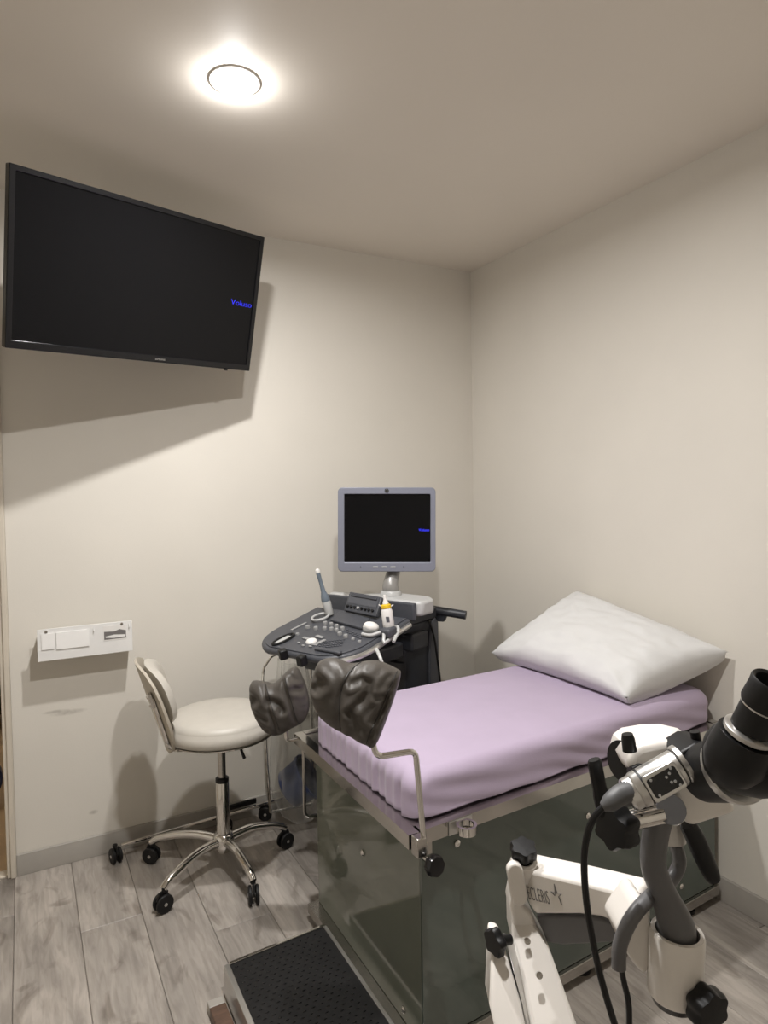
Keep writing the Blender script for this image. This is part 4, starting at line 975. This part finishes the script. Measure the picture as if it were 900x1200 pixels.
cab = [D(708, 945, .75), D(697, 957, .752), D(689, 975, .76), D(685, 1000, .765), D(685, 1030, .77), D(689, 1070, .775), D(697, 1115, .775), D(708, 1160, .77), D(726, 1215, .76), D(750, 1260, .76)]
obj('cable', T(smoothpath(cab, 6), .0040, 10), 'black', co)
obj('cable', T(smoothpath([D(727, 1130, .80), D(731, 1150, .80), D(737, 1180, .79), D(737, 1230, .79)], 5), .0036, 8), 'black', co)
# locking lever, knob and chrome shaft
obj('lock_lever', T(smoothpath([D(696, 890, .80), D(699, 905, .80), D(703, 925, .80), D(708, 946, .80), D(716, 962, .80)], 4), [.008]+[.0098]*8+[.011]*8, 10, flat=.7), 'black', co)
obj('lock_knob', SK(D(731, 966, .80), -FW*.55-RT*.8, .027, .026, lobes=6, depth=.2), 'black', co)
obj('lock_shaft', T([D(738, 962, .80), D(776, 953, .80)], .0120, 18), 'chrome', co)
# curved pistol handle
hd = smoothpath([D(806, 966, .83), D(816, 985, .83), D(827, 1010, .83), D(837, 1032, .83)], 5)
obj('pistol_handle', T(hd, [.0105, .011, .0112, .0115, .0118, .012, .012, .012, .012, .0118, .0116, .0114, .011, .0105, .0098, .008], 18, flat=.85), 'black', co)
# black zoom drum, silver ring, binocular body and eyepieces
a0, a1 = D(826, 906, .775), D(866, 898, .72)
dr_ = (a1-a0).normalized()
obj('zoom_drum', LT(a0, dr_, [(.027, -.004), (.032, 0), (.0345, .03), (.036, .050)], 36), 'black', co)
px_prism([(795, 884), (815, 872), (826, 872), (836, 880), (822, 905), (800, 905)], .772, .05, 'black', 'drum_bracket', .004)
obj('silver_ring', LT(a0+dr_*.0505, dr_, [(.0365, 0), (.0385, .002), (.0385, .009), (.0365, .011)], 40), 'silver', co)
b0 = D(890, 905, .70)
obj('binocular_body', LT(b0-(-FW*.25+RT*.25-UP*.12).normalized()*.03, (RT*.55-FW*.6+UP*.1), [(.026, -.020), (.034, -.012), (.038, .006), (.038, .03), (.034, .048), (.022, .055)], 36), 'black', co)
ea = (D(884, 800, .66)-D(864, 868, .665)).normalized(); ea = (ea - FW*.30).normalized()
e0 = D(868, 876, .672)
def eyepiece(e0):
    obj('prism_housing', LT(e0-ea*.012, ea, [(.024, -.020), (.030, -.006), (.030, .012), (.028, .028)], 36), 'black', co)
    obj('eyepiece_ring', LT(e0+ea*.0165, ea, [(.0215, 0), (.0245, .002), (.0245, .006), (.0215, .008)], 36), 'silver', co)
    obj('eyepiece_tube', LT(e0+ea*.025, ea, [(.0195, 0), (.0195, .026)], 32), 'black', co)
    obj('diopter_ring', LT(e0+ea*.0515, ea, [(.0200, 0), (.0200, .0015)], 32), 'silver', co)
    e = obj('eyecup', LT(e0+ea*.0535, ea, [(.0208, 0), (.0220, .003), (.0212, .020), (.0217, .027), (.0205, .029), (.0175, .027), (.0167, .012)], 36, cap=False), 'rubber', co)
    obj('ocular_lens', LT(e0+ea*.0535, ea, [(.0168, .010), (.013, .0125), (.002, .014)], 28), 'glasslens', e)
eyepiece(e0); eyepiece(e0 + RT*.055 - UP*.010 + FW*.004)

# ================================================================== SEEN THROUGH THE DOORWAY
bk = thing('bookcase', 'dark wooden shelf unit seen through the doorway on the far left', 'shelf', (-2.5, 1.9, 0))
for x in (-2.78, -2.02): obj('side_panel', BB((x-.012, 1.75, 0), (x+.012, 2.05, 1.55)), 'darkwood', bk, smooth=0)
for z in (.28, .62, .86, 1.02, 1.54): obj('shelf_board', BB((-2.767, 1.752, z), (-2.033, 2.04, z+.022)), 'oak', bk, smooth=0)
obj('back_board', BB((-2.767, 2.041, .02), (-2.033, 2.05, 1.54)), 'darkwood', bk, smooth=0)
nc = on(0, 900, 1, .75)
ch = thing('hall_chair', 'dark navy upholstered chair half hidden by the door frame on the far left', 'chair', (nc.x-.25, .75, 0))
cxh = nc.x-.25
obj('backrest', LT((cxh, .72, nc.z-.02), (0, -1, 0), [(.20, -.02), (.262, 0), (.262, .05), (.20, .075)], 40, x=(1, 0, 0), flat=.62), 'navy', ch)
obj('seat', BB((cxh-.22, .755, .36), (cxh+.22, 1.15, .43)), 'navy', ch, bevel=.02)
for sx in (-.18, .18):
    for yy in (.79, 1.11): obj('leg', T([(cxh+sx, yy, 0), (cxh+sx, yy, .36)], .014, 8), 'black', ch)
